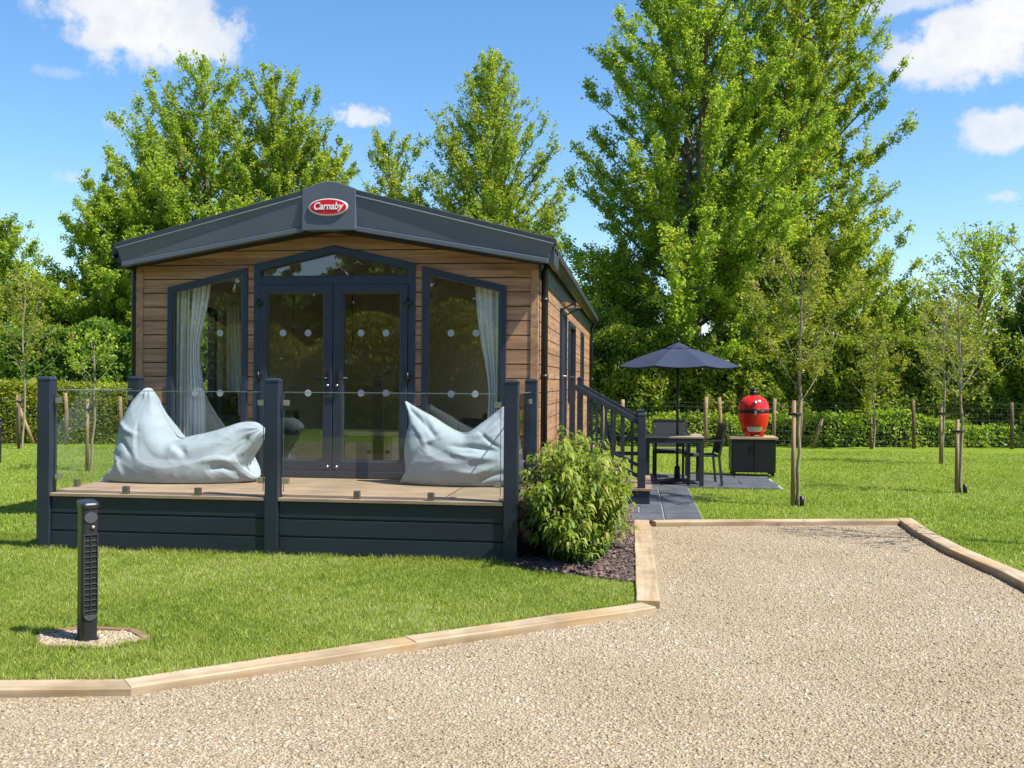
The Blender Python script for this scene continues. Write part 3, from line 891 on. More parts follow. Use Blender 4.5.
ell(.193, .077, YFA-.045, YFA-.038).build('badge_face', M['red_badge'], badge)
cu = bpy.data.curves.new('lettering', 'FONT'); cu.body = 'Carnaby'; cu.size = .105; cu.align_x = 'CENTER'; cu.align_y = 'CENTER'
cu.extrude = .003; cu.shear = .28; cu.space_character = 1.02; cu.offset = .0018
to = bpy.data.objects.new('lettering_tmp', cu); COL.objects.link(to)
bpy.context.view_layer.update()
tm = bpy.data.meshes.new_from_object(to.evaluated_get(bpy.context.evaluated_depsgraph_get()))
bpy.data.objects.remove(to)
lo = bpy.data.objects.new('badge_lettering', tm); tm.materials.clear(); tm.materials.append(M['white']); COL.objects.link(lo)
lo.parent = badge; lo.location = (bx-.004, YFA-.0485, bz+.004); lo.rotation_euler = (PI/2, 0, 0)
tm.transform(Matrix.Diagonal((.84, 1.0, 1, 1)))
XC = XCW
# soffit between fascia and wall
mb = MB()
for s_ in (-1, 1):
    xo = XC+s_*2.26
    mb.prism([(XC, 3.11), (xo, 2.745), (xo, 2.775), (XC, 3.14)], YFA+.03, YF-.003)
part(mb, 'soffit', M['soffit'])
# eaves trim panel along the right side + gutters + downpipes
mb = MB(); mb.box(XR-.01, XR+.02, YF+.07, YB, 2.62, 2.88); mb.box(XL-.02, XL+.01, YF+.07, YB, 2.62, 2.88); part(mb, 'eaves_panel', simple('eaves_panel_olive', (.06,.068,.06), .6))
for xg, s_ in ((XR+.10, 1), (XL-.10, -1)):
    mb = MB()
    prof = [(-.055,0),(-.05,-.04),(-.02,-.06),(.02,-.06),(.05,-.04),(.055,0),(.045,0),(.04,-.035),(-.04,-.035),(-.045,0)]
    n = len(prof); y0, y1 = YFA+.1, YB+.2
    mb.add([(xg+p[0], y0, 2.87+p[1]) for p in prof] + [(xg+p[0], y1, 2.87+p[1]) for p in prof],
           [(i, (i+1)%n, n+(i+1)%n, n+i) for i in range(n)] + [tuple(range(n)), tuple(reversed(range(n, 2*n)))])
    part(mb, 'gutter', M['black'])
for (xg, yg) in ((XR+.055, YF+.14), (XR+.055, YB-.1), (XL-.03, YF+.02)):
    mb = MB(); s_ = 1 if xg > XC else -1
    mb.tube([(xg+s_*.04, yg, 2.83), (xg+s_*.04, yg, 2.78), (xg, yg, 2.70), (xg, yg, .1)], .036, 12)
    for z in (.7, 1.6, 2.4): mb.tube([(xg, yg, z-.02), (xg, yg, z+.02)], .043, 12)
    part(mb, 'downpipe', M['black'])
# side walls
WIN_S = [(14.9, 16.4, 1.25, 2.45), (18.2, 19.0, 1.35, 2.45)]
DOOR_S = (13.25, 14.15, .62, 2.52)
def rect(a): return [(a[0], a[2]), (a[1], a[2]), (a[1], a[3]), (a[0], a[3])]
WIN_L = [(10.75, 12.25, 1.2, 2.45)]
for side, hs_ in (('r', [rect(w) for w in WIN_S] + [rect(DOOR_S)]), ('l', [rect(w) for w in WIN_L])):
    x0 = XR-.022 if side == 'r' else XL
    mb = MB()
    ol = [(YF+.06, .14), (YB, .14), (YB, 2.66), (YF+.06, 2.66)]
    for p in boards(ol, [shrink(h, .03) for h in hs_], PITCH, .011, .075, 2.7, YF, YB+.1): mb.prism(p, x0, x0+.022, 'x')
    part(mb, 'side_wall', M['clad_s'])
    mb = MB(); pcs = [[(YF+.06, .1), (YB, .1), (YB, 2.9), (YF+.06, 2.9)]]
    for h in hs_:
        nx_ = []
        for p in pcs: nx_ += subtract_convex(p, shrink(h, .03))
        pcs = nx_
    for p in pcs: mb.prism(p, *((XR-.06, XR-.016) if side == 'r' else (XL+.016, XL+.06)), 'x')
    part(mb, 'wall_backing', M['cladgap'])
def sring(poly, inner, x0, x1):
    o = ring(poly, inner, 0, 1)
    o.v = [(x0 if v[1] == 0 else x1, v[0], v[2]) for v in o.v]; return o
for lst, xa, xb, xg in ((WIN_S, XR+.03, XR-.07, XR-.02), (WIN_L, XL-.03, XL+.07, XL+.02)):
    for w in lst:
        po = rect(w); inn = shrink(po, .065)
        fr = part(sring(po, inn, xa, xb), 'side_window', M['frame'], .005)
        o = MB(); o.prism(shrink(inn, -.004), xg, xg+.006, 'x'); o.build('pane', M['winglass'], fr)
po = rect(DOOR_S); inn = shrink(po, .06)
fr = part(sring(po, inn, XR+.04, XR-.07), 'side_door', M['frame'], .005)
o = MB(); o.prism(shrink(inn, .003), XR-.02, XR+.015, 'x'); o.build('door_leaf', M['deckpaint'], fr)
o = MB(); o.box(XR+.015, XR+.03, 13.40, 13.44, 1.5, 1.72); o.tube([(XR+.03,13.42,1.62),(XR+.07,13.42,1.62),(XR+.07,13.52,1.62)], .01); o.build('handle', M['steel'], fr)
mb = MB(); mb.box(XR+.02, XR+.22, 13.2, 14.3, 2.60, 2.62); 
cn = part(mb, 'door_canopy', glass_mat('canopy_acrylic', .12, (.8,.88,.88)))
o = MB(); o.bar((XR+.02,13.25,2.5),(XR+.2,13.25,2.59),.02,.02); o.build('bracket', M['black'], cn); o = MB(); o.bar((XR+.02,14.25,2.5),(XR+.2,14.25,2.59),.02,.02); o.build('bracket', M['black'], cn)
# back wall, skirting, chassis, floor, ceiling
mb = MB(); mb.prism([(XL+.03,.14),(XR-.03,.14),(XR-.03,2.87),(XC,3.4),(XL+.03,2.87)], YB-.05, YB+.02); part(mb, 'rear_wall', M['clad_f'])
mb = MB(); mb.box(XL+.065, XR-.065, YF+.08, YB-.06, ZFL-.06, ZFL+.02); part(mb, 'interior_floor', M['floor'])
mb = MB()
for s_ in (-1, 1): mb.prism([(XC, 3.2), (XC+s_*(HW-.065), 2.68), (XC+s_*(HW-.065), 2.70), (XC, 3.22)], YF+.08, YB-.06)
part(mb, 'interior_ceiling', M['ceil'])
mb = MB(); mb.prism([(XL+.07, ZFL+.02),(XR-.07, ZFL+.02),(XR-.07, 2.68),(XC,3.2),(XL+.07,2.68)], 16.6, 16.68); part(mb, 'partition', M['cream'])
mb = MB()
for side, hs_ in ((1, [rect(w) for w in WIN_S] + [rect(DOOR_S)]), (-1, [rect(w) for w in WIN_L])):
    pcs = [[(YF+.08, ZFL+.02), (16.6, ZFL+.02), (16.6, 2.69), (YF+.08, 2.69)]]
    for h in hs_:
        nx_ = []
        for p in pcs: nx_ += subtract_convex(p, h)
        pcs = nx_
    x0 = XR-.068 if side > 0 else XL+.062
    mb = MB()
    for p in pcs: mb.prism(p, x0, x0+.006, 'x')
    part(mb, 'interior_lining', M['cream'])
mb = MB(); mb.box(XL+.04, XR-.03, YF+.07, YB-.07, .0, .12); part(mb, 'skirting', M['soffit'])

# curtains hang inside the windows
def curtain(mat, x0t, x1t, x0b, x1b, ztop, zbot, y, label, tie=None, folds=7, amp=.025, cat='curtain'):
    nu, nv = 60, 40; vs = []; fs = []
    for j in range(nv+1):
        t = j/nv; z = ztop + (zbot-ztop)*t
        if tie is not None:
            tt, w0, w1, xc_t = tie
            k = math.exp(-((t-tt)/.22)**2)
            a = x0t+(x0b-x0t)*t; b = x1t+(x1b-x1t)*t
            a = a*(1-k) + w0*k; b = b*(1-k) + w1*k
        else:
            a = x0t+(x0b-x0t)*t; b = x1t+(x1b-x1t)*t
        for i in range(nu+1):
            s_ = i/nu
            vs.append((a+(b-a)*s_, y + amp*math.sin(folds*2*PI*s_+.6*math.sin(3*t)) + .01*math.sin(17*s_+4*t), z))
    for j in range(nv):
        for i in range(nu): fs.append((j*(nu+1)+i, j*(nu+1)+i+1, (j+1)*(nu+1)+i+1, (j+1)*(nu+1)+i))
    o = MB(); o.add(vs, fs, True); ob = o.build('curtain', mat, recalc=False)
    md = ob.modifiers.new('solid', 'SOLIDIFY'); md.thickness = .004
    return tag(ob, label, cat, 'curtains behind the cabin windows')
def X_(px, Y): return P(px, 300, Y).x
yc = YF+.13
curtain(M['blind'], X_(172,yc), X_(190,yc), X_(172,yc), X_(190,yc), 2.62, .55, yc, 'grey striped sheer curtain at the far left of the left front window', folds=5, amp=.015)
yc = YF+.18
curtain(M['curtain'], X_(191,yc), X_(212,yc), X_(189,yc), X_(204,yc), 2.66, .60, yc, 'white curtain pulled aside in the left front window', (.40, X_(190,yc), X_(200,yc), 0), 4)
yc = 12.4
curtain(M['curtain'], -5.28, -5.10, -5.28, -5.0, 2.5, 1.0, yc, 'white curtain further inside, beside the side window', None, 4)
yc = YF+.15
curtain(M['curtain'], X_(474,yc), X_(500,yc), X_(488,yc), X_(500,yc), 2.68, .58, yc, 'white curtain pulled to the right in the right front window', (.62, X_(489,yc), X_(499,yc), 0), 4)
# furniture inside
t = thing('coffee_table', 'low oak table standing inside behind the glazed doors', 'table', (-3.02, 11.05, ZFL+.02))
o = MB(); o.box(-.45,.45,-.3,.3,.40,.45,.006); o.build('tabletop', M['interior_wood'], t)
for sx in (-1,1):
    for sy in (-1,1):
        o = MB(); x, y = sx*.40, sy*.25; o.box(x-.04,x+.04,y-.04,y+.04,0,.40,.004); o.build('leg', M['interior_wood'], t)
def sofa(x, y, rz, label):
    t = thing('sofa', label, 'sofa', (x, y, ZFL+.02), rz)
    o = MB(); o.box(-.9,.9,-.4,.4,.1,.42,.03); o.build('seat', M['sofa'], t)
    o = MB(); o.box(-.9,.9,.25,.45,.42,.85,.04); o.build('backrest', M['sofa'], t)
    for s_ in (-1,1):
        o = MB(); o.box(s_*.9-.1,s_*.9+.1,-.4,.45,.1,.6,.03); o.build('armrest', M['sofa'], t)
    return t
sofa(XL+.55, 11.9, PI/2, 'dark sofa inside along the left wall of the cabin')
sofa(XR-.55, 11.9, -PI/2, 'dark sofa inside along the right wall of the cabin')
for px, z in ((293, 1.85), (352, 1.75)):
    c = P(px, 360, 13.2)
    t = thing('pendant_lamp', 'pale pendant lamp inside, seen through the %s glazed door' % ('left' if px < 320 else 'right'), 'lamp', (c.x, 13.2, z))
    o = MB(); o.lathe([(.05,.16),(.11,.0),(.105,.0),(.045,.155)], (0,0,0), 20); o.build('lamp_shade', M['lampshade'], t)
    o = MB(); o.tube([(0,0,.15),(0,0,3.0-z)], .006, 6); o.build('cord', M['black'], t)

# ------------------------------------------------------------------ veranda deck
deck = thing('veranda_deck', 'raised tan veranda deck with navy posts and glass balustrade before the cabin', 'deck', (-3.18, 8.5, 0))
DO = Vector((-3.18, 8.5, 0))
def dpart(mb, name, mat, bevel=0.0, parent=None, label=None):
    o = mb.build(name, mat, parent or deck, bevel, label=label)
    if parent is None: o.location = -DO
    return o
PX = [-5.31, -3.17, -1.055]; YD = 8.5; YR = 10.12; PW = .060
mb = MB(); y = YD-.055; n = 0
while y < YF-.07:
    y2 = min(y+.145, YF-.066)
    xa, xb = (PX[0]-.05, PX[2]+.05)
    if y < YD+.1:
        for a, b in ((PX[0]+PW+.003, PX[1]-PW-.003), (PX[1]+PW+.003, PX[2]-PW-.003)): mb.box(a, b, y, y2-.006, ZFL-.028, ZFL, .003)
    else: mb.box(xa, xb, y, y2-.006, ZFL-.028, ZFL, .003)
    y = y2
dpart(mb, 'deck_boards', M['deckwood'])
for k in range(3):     # skirt boards
    z1 = ZFL-.031 - k*.158; z0 = z1-.15
    mb = MB()
    for a, b in ((PX[0]+PW+.002, PX[1]-PW-.002), (PX[1]+PW+.002, PX[2]-PW-.002)):
        mb.box(a, b, YD-.03, YD-.005, z0+.006, z1, .006)
        mb.box(a, b, YD-.024, YD-.008, z0-.001, z0+.004)
    mb.box(PX[0]-.04, PX[0]-.015, YD+PW+.003, YR-PW-.003, z0+.006, z1, .004); mb.box(PX[2]+.015, PX[2]+.04, YD+PW+.003, YR-PW-.003, z0+.006, z1, .004)
    dpart(mb, 'skirt_board', M['deckpaint'])
mb = MB(); mb.box(PX[0]+.02, PX[2]-.02, YD+.01, YF-.07, .01, ZFL-.032); dpart(mb, 'deck_underframe', M['soffit'])
def post(x, y, z0, z1, w, name, parent, mat=M['deckpaint']):
    o = MB(); o.box(x-w, x+w, y-w, y+w, z0, z1-.035, .006)
    ob = parent(o, name, mat)
    o = MB(); c = w+.003
    o.add([(x-c,y-c,z1-.035),(x+c,y-c,z1-.035),(x+c,y+c,z1-.035),(x-c,y+c,z1-.035),(x-c,y-c,z1-.018),(x+c,y-c,z1-.018),(x+c,y+c,z1-.018),(x-c,y+c,z1-.018),
           (x-w*.55,y-w*.55,z1),(x+w*.55,y-w*.55,z1),(x+w*.55,y+w*.55,z1),(x-w*.55,y+w*.55,z1)],
          [(3,2,1,0),(0,1,5,4),(1,2,6,5),(2,3,7,6),(3,0,4,7),(4,5,9,8),(5,6,10,9),(6,7,11,10),(7,4,8,11),(8,9,10,11)])
    o.build('post_cap', mat, ob)
    return ob
for x in PX: post(x, YD, 0, 1.562, PW, 'deck_post', dpart)
for x in (PX[0], PX[2]): post(x, YR, ZFL-.03, 1.575, PW, 'deck_post', dpart)
# glass
ZG0, ZG1 = ZFL+.05, 1.435
def clamp(p, sx, sy, sz):
    o = MB(); o.box(p[0]-sx, p[0]+sx, p[1]-sy, p[1]+sy, p[2]-sz, p[2]+sz, .004); return o
def gpanel_x(a, b, y, feet):
    o = MB(); o.box(a, b, y-.005, y+.005, ZG0, ZG1); g = dpart(o, 'glass_panel', M['glass'])
    for x in (a+.02, b-.02):
        for z in (1.345, .655): clamp((x, y, z), .028, .017, .024).build('glass_clamp', M['steel'], g)
    for px in feet:
        x = P(px, 492, y).x
        clamp((x, y, ZFL+.035), .027, .022, .035).build('glass_foot', M['darksteel'], g)
    o = MB(); o.box(a, b, y-.005, y+.005, ZG1, ZG1+.006); o.build('polished_edge', M['glassedge'], g)
    for x in (a-.004, b): o = MB(); o.box(x, x+.004, y-.005, y+.005, ZG0, ZG1); o.build('polished_edge', M['glassedge'], g)
gpanel_x(PX[0]+PW+.035, PX[1]-PW-.035, YD, (126, 198)); gpanel_x(PX[1]+PW+.035, PX[2]-PW-.035, YD, (357, 431))
for x in (PX[0], PX[2]):
    o = MB(); o.box(x-.005, x+.005, YD+PW+.035, YR-PW-.035, ZG0, ZG1); g = dpart(o, 'glass_panel', M['glass'])
    for y in (YD+PW+.05, YR-PW-.05):
        for z in (1.345, .655): clamp((x, y, z), .017, .028, .024).build('glass_clamp', M['steel'], g)
    o = MB(); o.box(x-.005, x+.005, YD+PW+.035, YR-PW-.035, ZG1, ZG1+.006); o.build('polished_edge', M['glassedge'], g)
    for y in (YD+.5, YR-.5): clamp((x, y, ZFL+.035), .022, .027, .035).build('glass_foot', M['darksteel'], g)

# ------------------------------------------------------------------ bean bags
def resample(pts, n):
    pts = [Vector((p[0], p[1])) for p in pts]; pts.append(pts[0])
    # Catmull-Rom closed
    m_ = len(pts)-1; dense = []
    for i in range(m_):
        p0, p1, p2, p3 = pts[(i-1)%m_], pts[i], pts[(i+1)%m_], pts[(i+2)%m_]
        for k in range(12):
            t = k/12
            dense.append(.5*((2*p1)+(p2-p0)*t+(2*p0-5*p1+4*p2-p3)*t*t+(3*p1-p0-3*p2+p3)*t**3))
    L = [0]
    for i in range(len(dense)): L.append(L[-1]+(dense[(i+1)%len(dense)]-dense[i]).length)
    out = []
    for k in range(n):
        s_ = L[-1]*k/n; i = max(0, np.searchsorted(L, s_, 'right')-1)
        a, b = dense[i % len(dense)], dense[(i+1)%len(dense)]; f = (s_-L[i])/max(1e-9, L[i+1]-L[i])
        out.append(a.lerp(b, f))
    return out
def beanbag(px_outline, px_spine, depth, Y, label, seed, folds, corners):
    out = resample([(P(px, py, Y).x, P(px, py, Y).z) for px, py in px_outline], 220)
    sp = [Vector((P(px, py, Y).x, P(px, py, Y).z)) for px, py in px_spine]
    dense = []
    for i in range(len(sp)-1):
        for k in range(20): dense.append((sp[i].lerp(sp[i+1], k/20), depth[i]+(depth[i+1]-depth[i])*k/20))
    dense.append((sp[-1], depth[-1]))
    q = []; dq = []
    for p in out:
        w = np.array([math.exp(-((p-d_[0]).length/.09)**1.0) for d_ in dense]); w /= w.sum()
        q.append(Vector((sum(w[i]*dense[i][0].x for i in range(len(w))), sum(w[i]*dense[i][0].y for i in range(len(w))))))
        dq.append(sum(w[i]*dense[i][1] for i in range(len(w))))
    vs = []; fs = []; K = 14; n = len(out)
    for r_ in range(2*K+1):
        ph = (r_/(2*K)-.5)*PI
        for i in range(n):
            c = math.cos(ph)**.80 if abs(ph) < PI/2-1e-6 else 0.0
            s_ = math.copysign(abs(math.sin(ph))**.82, ph)
            p = q[i] + (out[i]-q[i])*max(c, .02)
            vs.append((p.x, -s_*dq[i], p.y))
    for r_ in range(2*K):
        for i in range(n): fs.append((r_*n+i, r_*n+(i+1)%n, (r_+1)*n+(i+1)%n, (r_+1)*n+i))
    fs.append(tuple(reversed(range(n)))); fs.append(tuple(2*K*n+i for i in range(n)))
    me = bpy.data.meshes.new('tmp'); me.from_pydata(vs, [], fs)
    o = bpy.data.objects.new('tmp', me); COL.objects.link(o)
    md = o.modifiers.new('r', 'REMESH'); md.mode = 'VOXEL'; md.voxel_size = .008
    sm = o.modifiers.new('s', 'SMOOTH'); sm.factor = .5; sm.iterations = 3
    bpy.context.view_layer.update()
    me2 = bpy.data.meshes.new_from_object(o.evaluated_get(bpy.context.evaluated_depsgraph_get()))
    bpy.data.objects.remove(o)
    nv = len(me2.vertices); co = np.zeros(nv*3); me2.vertices.foreach_get('co', co); co = co.reshape(-1, 3)
    no = np.zeros(nv*3); me2.vertices.foreach_get('normal', no); no = no.reshape(-1, 3)
    disp = np.zeros(nv)
    # folds: polylines given in pixels, with (width, depth) ; + raises, - sinks
    for pl, wd_, dp in folds:
        pts = np.array([(P(a, b, Y).x, P(a, b, Y).z) for a, b in pl])
        best = np.full(nv, 9.0); bt = np.zeros(nv)
        nseg = len(pts)-1
        for k in range(nseg):
            a, b = pts[k], pts[k+1]; ab = b-a
            t = np.clip(((co[:, [0, 2]]-a)@ab)/(ab@ab), 0, 1)
            dd = np.linalg.norm(co[:, [0, 2]]-a-t[:, None]*ab, axis=1)
            up_ = dd < best; best[up_] = dd[up_]; bt[up_] = (k+t[up_])/nseg
        fr = np.clip(-no[:, 1]*1.6, 0, 1)
        taper = np.sin(np.clip(bt, .02, .98)*np.pi)**.5
        disp += .7*dp*np.exp(-(best/(1.35*wd_))**2)*fr*taper
    for (cx_, cz_, k_, A_, R_) in corners:      # creases running out of the sewn corners
        c_ = P(cx_, cz_, Y); dx_ = co[:, 0]-c_.x; dz_ = co[:, 2]-c_.z; r_ = np.hypot(dx_, dz_); th_ = np.arctan2(dz_, dx_)
        w_ = np.sin(k_*th_+seed+.9*np.sin(3*th_+seed)+1.2*np.sin(r_*9)); disp += A_*w_*np.exp(-r_/R_)*np.clip(r_/.06, 0, 1)*np.clip(-no[:, 1]*1.5+.2, 0, 1)
    rg = random.Random(seed); off = Vector((rg.uniform(0, 50), rg.uniform(0, 50), rg.uniform(0, 50)))
    for i in range(nv):
        p = Vector(co[i])
        w = mnoise.noise_vector(p*1.6+off)*.35
        a = mnoise.noise(Vector((p.x*2.4, p.y*2.0, p.z*3.5))+off+w)
        b = mnoise.noise(Vector((p.x*5+p.z*5, p.y*3, (p.z-p.x)*11))+off+w*2)
        c = 1-abs(mnoise.noise(Vector((p.x*4-p.z*3, p.y*3, p.z*7+p.x*2))+off+w*2.5))
        disp[i] += .010*a + .004*b + .004*(c**5-.35)
    co += no*disp[:, None]
    h_ = co[:, 2]-ZFL; hm = h_.max(); h_ = h_ - .075*(1-np.clip(h_/hm, -.3, 1))**2
    # the bag bulges out over its flat underside
    co[:, 2] = ZFL + np.where(h_ < .012, .004 + .008*np.exp(np.minimum(h_-.012, 0)*30), h_)
    base = Vector((float(co[:, 0].mean()), Y, ZFL))
    co[:, 0] -= base.x; co[:, 2] -= ZFL
    me2.vertices.foreach_set('co', co.ravel().astype(np.float32))
    me2.polygons.foreach_set('use_smooth', np.ones(len(me2.polygons), bool)); me2.update()
    ob = bpy.data.objects.new('bean_bag', me2); me2.materials.clear(); me2.materials.append(M['bag']); COL.objects.link(ob)
    ob.location = base
    # sewn seam following the silhouette of the bag
    path = []
    for i in range(0, n, 2):
        z0 = out[i].y-ZFL; z0 = z0 - .075*(1-np.clip(z0/hm, -.3, 1))**2
        t_ = np.array([out[i].x-base.x, 0.0, max(z0, .006)])
        k_ = int(np.argmin(((co-np.array([0, base.y, 0])*0-t_)**2).sum(1) + 0*co[:, 0])); path.append(co[k_].copy())
    path = np.array(path)
    for _ in range(2): path = .25*np.roll(path, 1, 0)+.5*path+.25*np.roll(path, -1, 0)
    d_ = np.linalg.norm(path-np.roll(path, -1, 0), axis=1)
    keep = path[:, 2] > .05; 
    if keep.any():
        st_ = int(np.argmax(~keep)) if (~keep).any() else 0
        path = np.roll(path, -st_, 0); keep = np.roll(keep, -st_)
        pl_ = path[keep]
        if len(pl_) > 4:
            o = MB(); o.tube([tuple(q_) for q_ in pl_], .0065, 6); sm_ = o.build('seam', M['bag'], ob)
    return tag(ob, label, 'bean bag', 'pale blue bean bags on the veranda')
beanbag([(150,388),(156,397),(163,411),(171,426),(180,437),(193,434),(212,430),(232,424),(248,421),(258,422),(266,430),(263,437),(257,446),(249,457),(246,463),(254,468),(258,472),(250,476),(240,480),(222,483),(190,485),(160,486),(130,486),(114,484),(106,479),(110,473),(118,468),(121,457),(122,445),(124,428),(128,415),(136,400),(144,390)],
        [(150,394),(148,410),(147,430),(152,455),(180,463),(215,455),(240,445),(255,432)], [.03,.17,.33,.43,.44,.38,.25,.10], 9.74,
        'pale blue bean bag with tall pointed back on left half of deck', 3,
        [([(172,432),(186,441),(198,447)], .035, .03), ([(183,437),(196,444),(202,450)], .025, -.045), ([(222,462),(234,460),(244,464)], .018, -.05), ([(215,455),(230,453),(246,456)], .02, .03),
         ([(128,420),(140,428),(152,432)], .018, .03), ([(127,432),(138,438),(150,450)], .018, -.03), ([(124,445),(135,455),(142,470)], .02, .025), ([(118,468),(128,474),(142,484)], .016, -.05), ([(110,476),(122,472),(132,480)], .02, .03),
         ([(240,428),(225,440),(205,446)], .03, .02), ([(255,430),(250,440),(240,452)], .016, -.03), ([(263,428),(256,440),(248,450)], .015, .02)],
        [(149,386,13,.013,.16), (266,426,13,.014,.14), (259,474,12,.012,.12), (104,480,12,.011,.13), (122,440,9,.009,.15)])
beanbag([(405,401),(411,405),(420,410),(433,416),(447,425),(458,431),(467,433),(475,428),(488,419),(497,412),(502,407),(508,405),(513,414),(518,430),(521,448),(523,465),(520,476),(512,482),(498,485),(480,487),(455,487),(430,485),(412,483),(404,480),(400,477),(405,473),(407,465),(406,450),(407,435),(411,420),(409,410)],
        [(408,407),(414,425),(425,448),(455,460),(485,455),(503,435),(507,415)], [.03,.15,.30,.36,.34,.22,.08], 9.92,
        'pale blue bean bag on right half of deck, partly behind corner post', 8,
        [([(410,408),(422,417),(428,425)], .018, -.035), ([(425,415),(434,428),(442,436)], .022, -.04), ([(412,418),(426,434),(432,446)], .025, .03), ([(428,440),(436,438),(448,430)], .02, .03),
         ([(455,448),(472,452),(500,454)], .022, .045), ([(455,442),(475,443),(502,447)], .018, -.05), ([(482,430),(495,440),(504,445)], .014, -.03), ([(475,436),(488,432),(500,422)], .018, .03), ([(462,465),(480,466),(500,460)], .02, .03), ([(480,474),(492,470),(506,466)], .014, -.035),
         ([(405,475),(425,481),(450,483)], .016, -.03)],
        [(405,400,12,.014,.17), (509,404,13,.014,.18), (399,479,12,.010,.12), (522,474,12,.012,.15)])

# ------------------------------------------------------------------ entry steps
st = thing('entry_steps', 'navy entry steps with tan treads and baluster handrail beside the cabin', 'steps', (XR, 12.6, 0))
SO = Vector((XR, 12.6, 0))
def spart(mb, name, mat, bevel=0.0, parent=None, label=None):
    o = mb.build(name, mat, parent or st, bevel)
    if parent is None: o.location = -SO
    return o
YS0, YS1 = 12.62, 14.45
for (x0, x1, z) in ((XR+.05, -.60, .65), (-.60, -.22, .43), (-.22, .19, .215)):
    o = MB(); o.box(x0, x1+.02, YS0-.02, YS1, z-.03, z, .004); spart(o, 'tread', M['treadwood'])
    o = MB(); o.box(x0+.004, x1-.01, YS0, YS1-.02, .024, z-.033, .003); spart(o, 'riser', M['deckpaint'])
for yy in (YS0+.06, YS1-.08):
    post(-.80, yy, .65, 1.62, .036, 'newel_post', spart); post(.075, yy, .215, 1.16, .05, 'newel_post', spart)
    zt_ = lambda x: 1.50 + (x+.80)*(1.02-1.50)/.875
    zb__ = lambda x: .78 + (x+.80)*(.34-.78)/.875
    o = MB(); o.bar((-.77, yy, zt_(-.77)), (.03, yy, zt_(.03)), .06, .07, bev=.008); spart(o, 'handrail', M['deckpaint'])
    o = MB(); o.bar((-.77, yy, zb__(-.77)), (.03, yy, zb__(.03)), .045, .05, bev=.006); spart(o, 'bottom_rail', M['deckpaint'])
    for k in range(6):
        x = -.68 + k*.127
        o = MB(); o.box(x-.017, x+.017, yy-.017, yy+.017, zb__(x)+.02, zt_(x)-.03, .003); spart(o, 'baluster', M['deckpaint'])

# ------------------------------------------------------------------ garden furniture
TC = Vector((.57, 15.35, .023))
t = thing('garden_table', 'square garden table with grey slatted top and dark legs on slate patio', 'table', TC)
o = MB()
for k in range(7):
    y0 = -.44 + k*.126; o.box(-.43, .43, y0, y0+.12, .70, .725, .003)
o.build('tabletop', M['tabletop'], t)
o = MB(); 
for y0 in (-.43, .39): o.box(-.42, .42, y0, y0+.04, .63, .697)
for x0 in (-.42, .38): o.box(x0, x0+.04, -.387, .387, .63, .697)
o.build('apron', M['furn'], t)
for sx in (-1, 1):
    for sy in (-1, 1):
        o = MB(); x, y = sx*.395, sy*.40; o.box(x-.032, x+.032, y-.032, y+.032, 0, .698, .004); o.build('leg', M['furn'], t)
def chair(loc, rz, label):
    t = thing('garden_chair', label, 'chair', loc, rz, 'dark garden chairs round the table')
    o = MB(); o.box(-.24, .24, -.24, .22, .42, .445, .006); o.build('seat', M['sling'], t)
    o = MB(); o.add([(-.235,.215,.47),(.235,.215,.47),(.235,.235,.47),(-.235,.235,.47),(-.235,.295,.88),(.235,.295,.88),(.235,.315,.88),(-.235,.315,.88)],
                    [(0,3,2,1),(4,5,6,7),(0,1,5,4),(1,2,6,5),(2,3,7,6),(3,0,4,7)]); o.build('backrest', M['sling'], t)
    for s_ in (-1, 1):
        o = MB(); o.bar((s_*.265, -.24, 0), (s_*.265, -.24, .64), .035, .035, (0,1,0), .004); o.build('leg', M['furn'], t)
        o = MB(); o.bar((s_*.265, .26, 0), (s_*.265, .215, .44), .035, .035, (0,1,0), .004); o.bar((s_*.265, .215, .43), (s_*.265, .315, .90), .035, .035, (0,1,0), .004); o.build('leg', M['furn'], t)
        o = MB(); o.bar((s_*.265, -.27, .652), (s_*.265, .27, .662), .05, .025, bev=.004); o.build('armrest', M['furn'], t)
    o = MB(); o.bar((-.25,.305,.895),(.25,.305,.895),.03,.035); o.bar((-.25,-.235,.41),(.25,-.235,.41),.03,.035); o.build('frame', M['furn'], t)
    return t
chair((TC.x+.42, TC.y-.02, .023), -PI/2+.10, 'dark garden chair right of the table, seen side on, next to the barbecue')
chair((TC.x-.70, TC.y+.05, .023), PI/2, 'dark garden chair left of the table, behind the step railing')
chair((TC.x+.0, TC.y+.95, .023), 0.05, 'dark garden chair behind the table, facing the camera')
# parasol
PZ = Vector((TC.x+.06, TC.y+.05, .023))
t = thing('parasol', 'open navy parasol with pole through the garden table', 'parasol', PZ)
o = MB(); o.tube([(0,0,.02),(0,0,2.08)], .02, 12); o.build('pole', M['furn'], t)
o = MB(); o.lathe([(.24,0),(.24,.03),(.2,.05),(.05,.07),(.04,.25),(.0,.25)], (0,0,0), 28); o.build('base', M['furn'], t)
RP = .96; ZP0, ZP1 = 1.765, 2.085
o = MB(); vs = [(0,0,ZP1)]; fs = []; ns = 8; K = 8; seg = 6
for k in range(1, K+1):
    r_ = RP*k/K
    for j in range(ns*seg):
        a = 2*PI*j/(ns*seg)+PI/8; f = (j % seg)/seg; w = math.cos((f-.5)*2*PI/ns)/math.cos(PI/ns)
        rr = r_/w*1.0
        sag = -.035*math.sin(f*PI)*(k/K)**1.0
        vs.append((rr*math.cos(a), rr*math.sin(a), ZP1-(ZP1-ZP0)*(k/K)**1.08 + sag*.8 + .02*math.sin(PI*k/K)))
n = ns*seg
for j in range(n): fs.append((0, 1+j, 1+(j+1)%n))
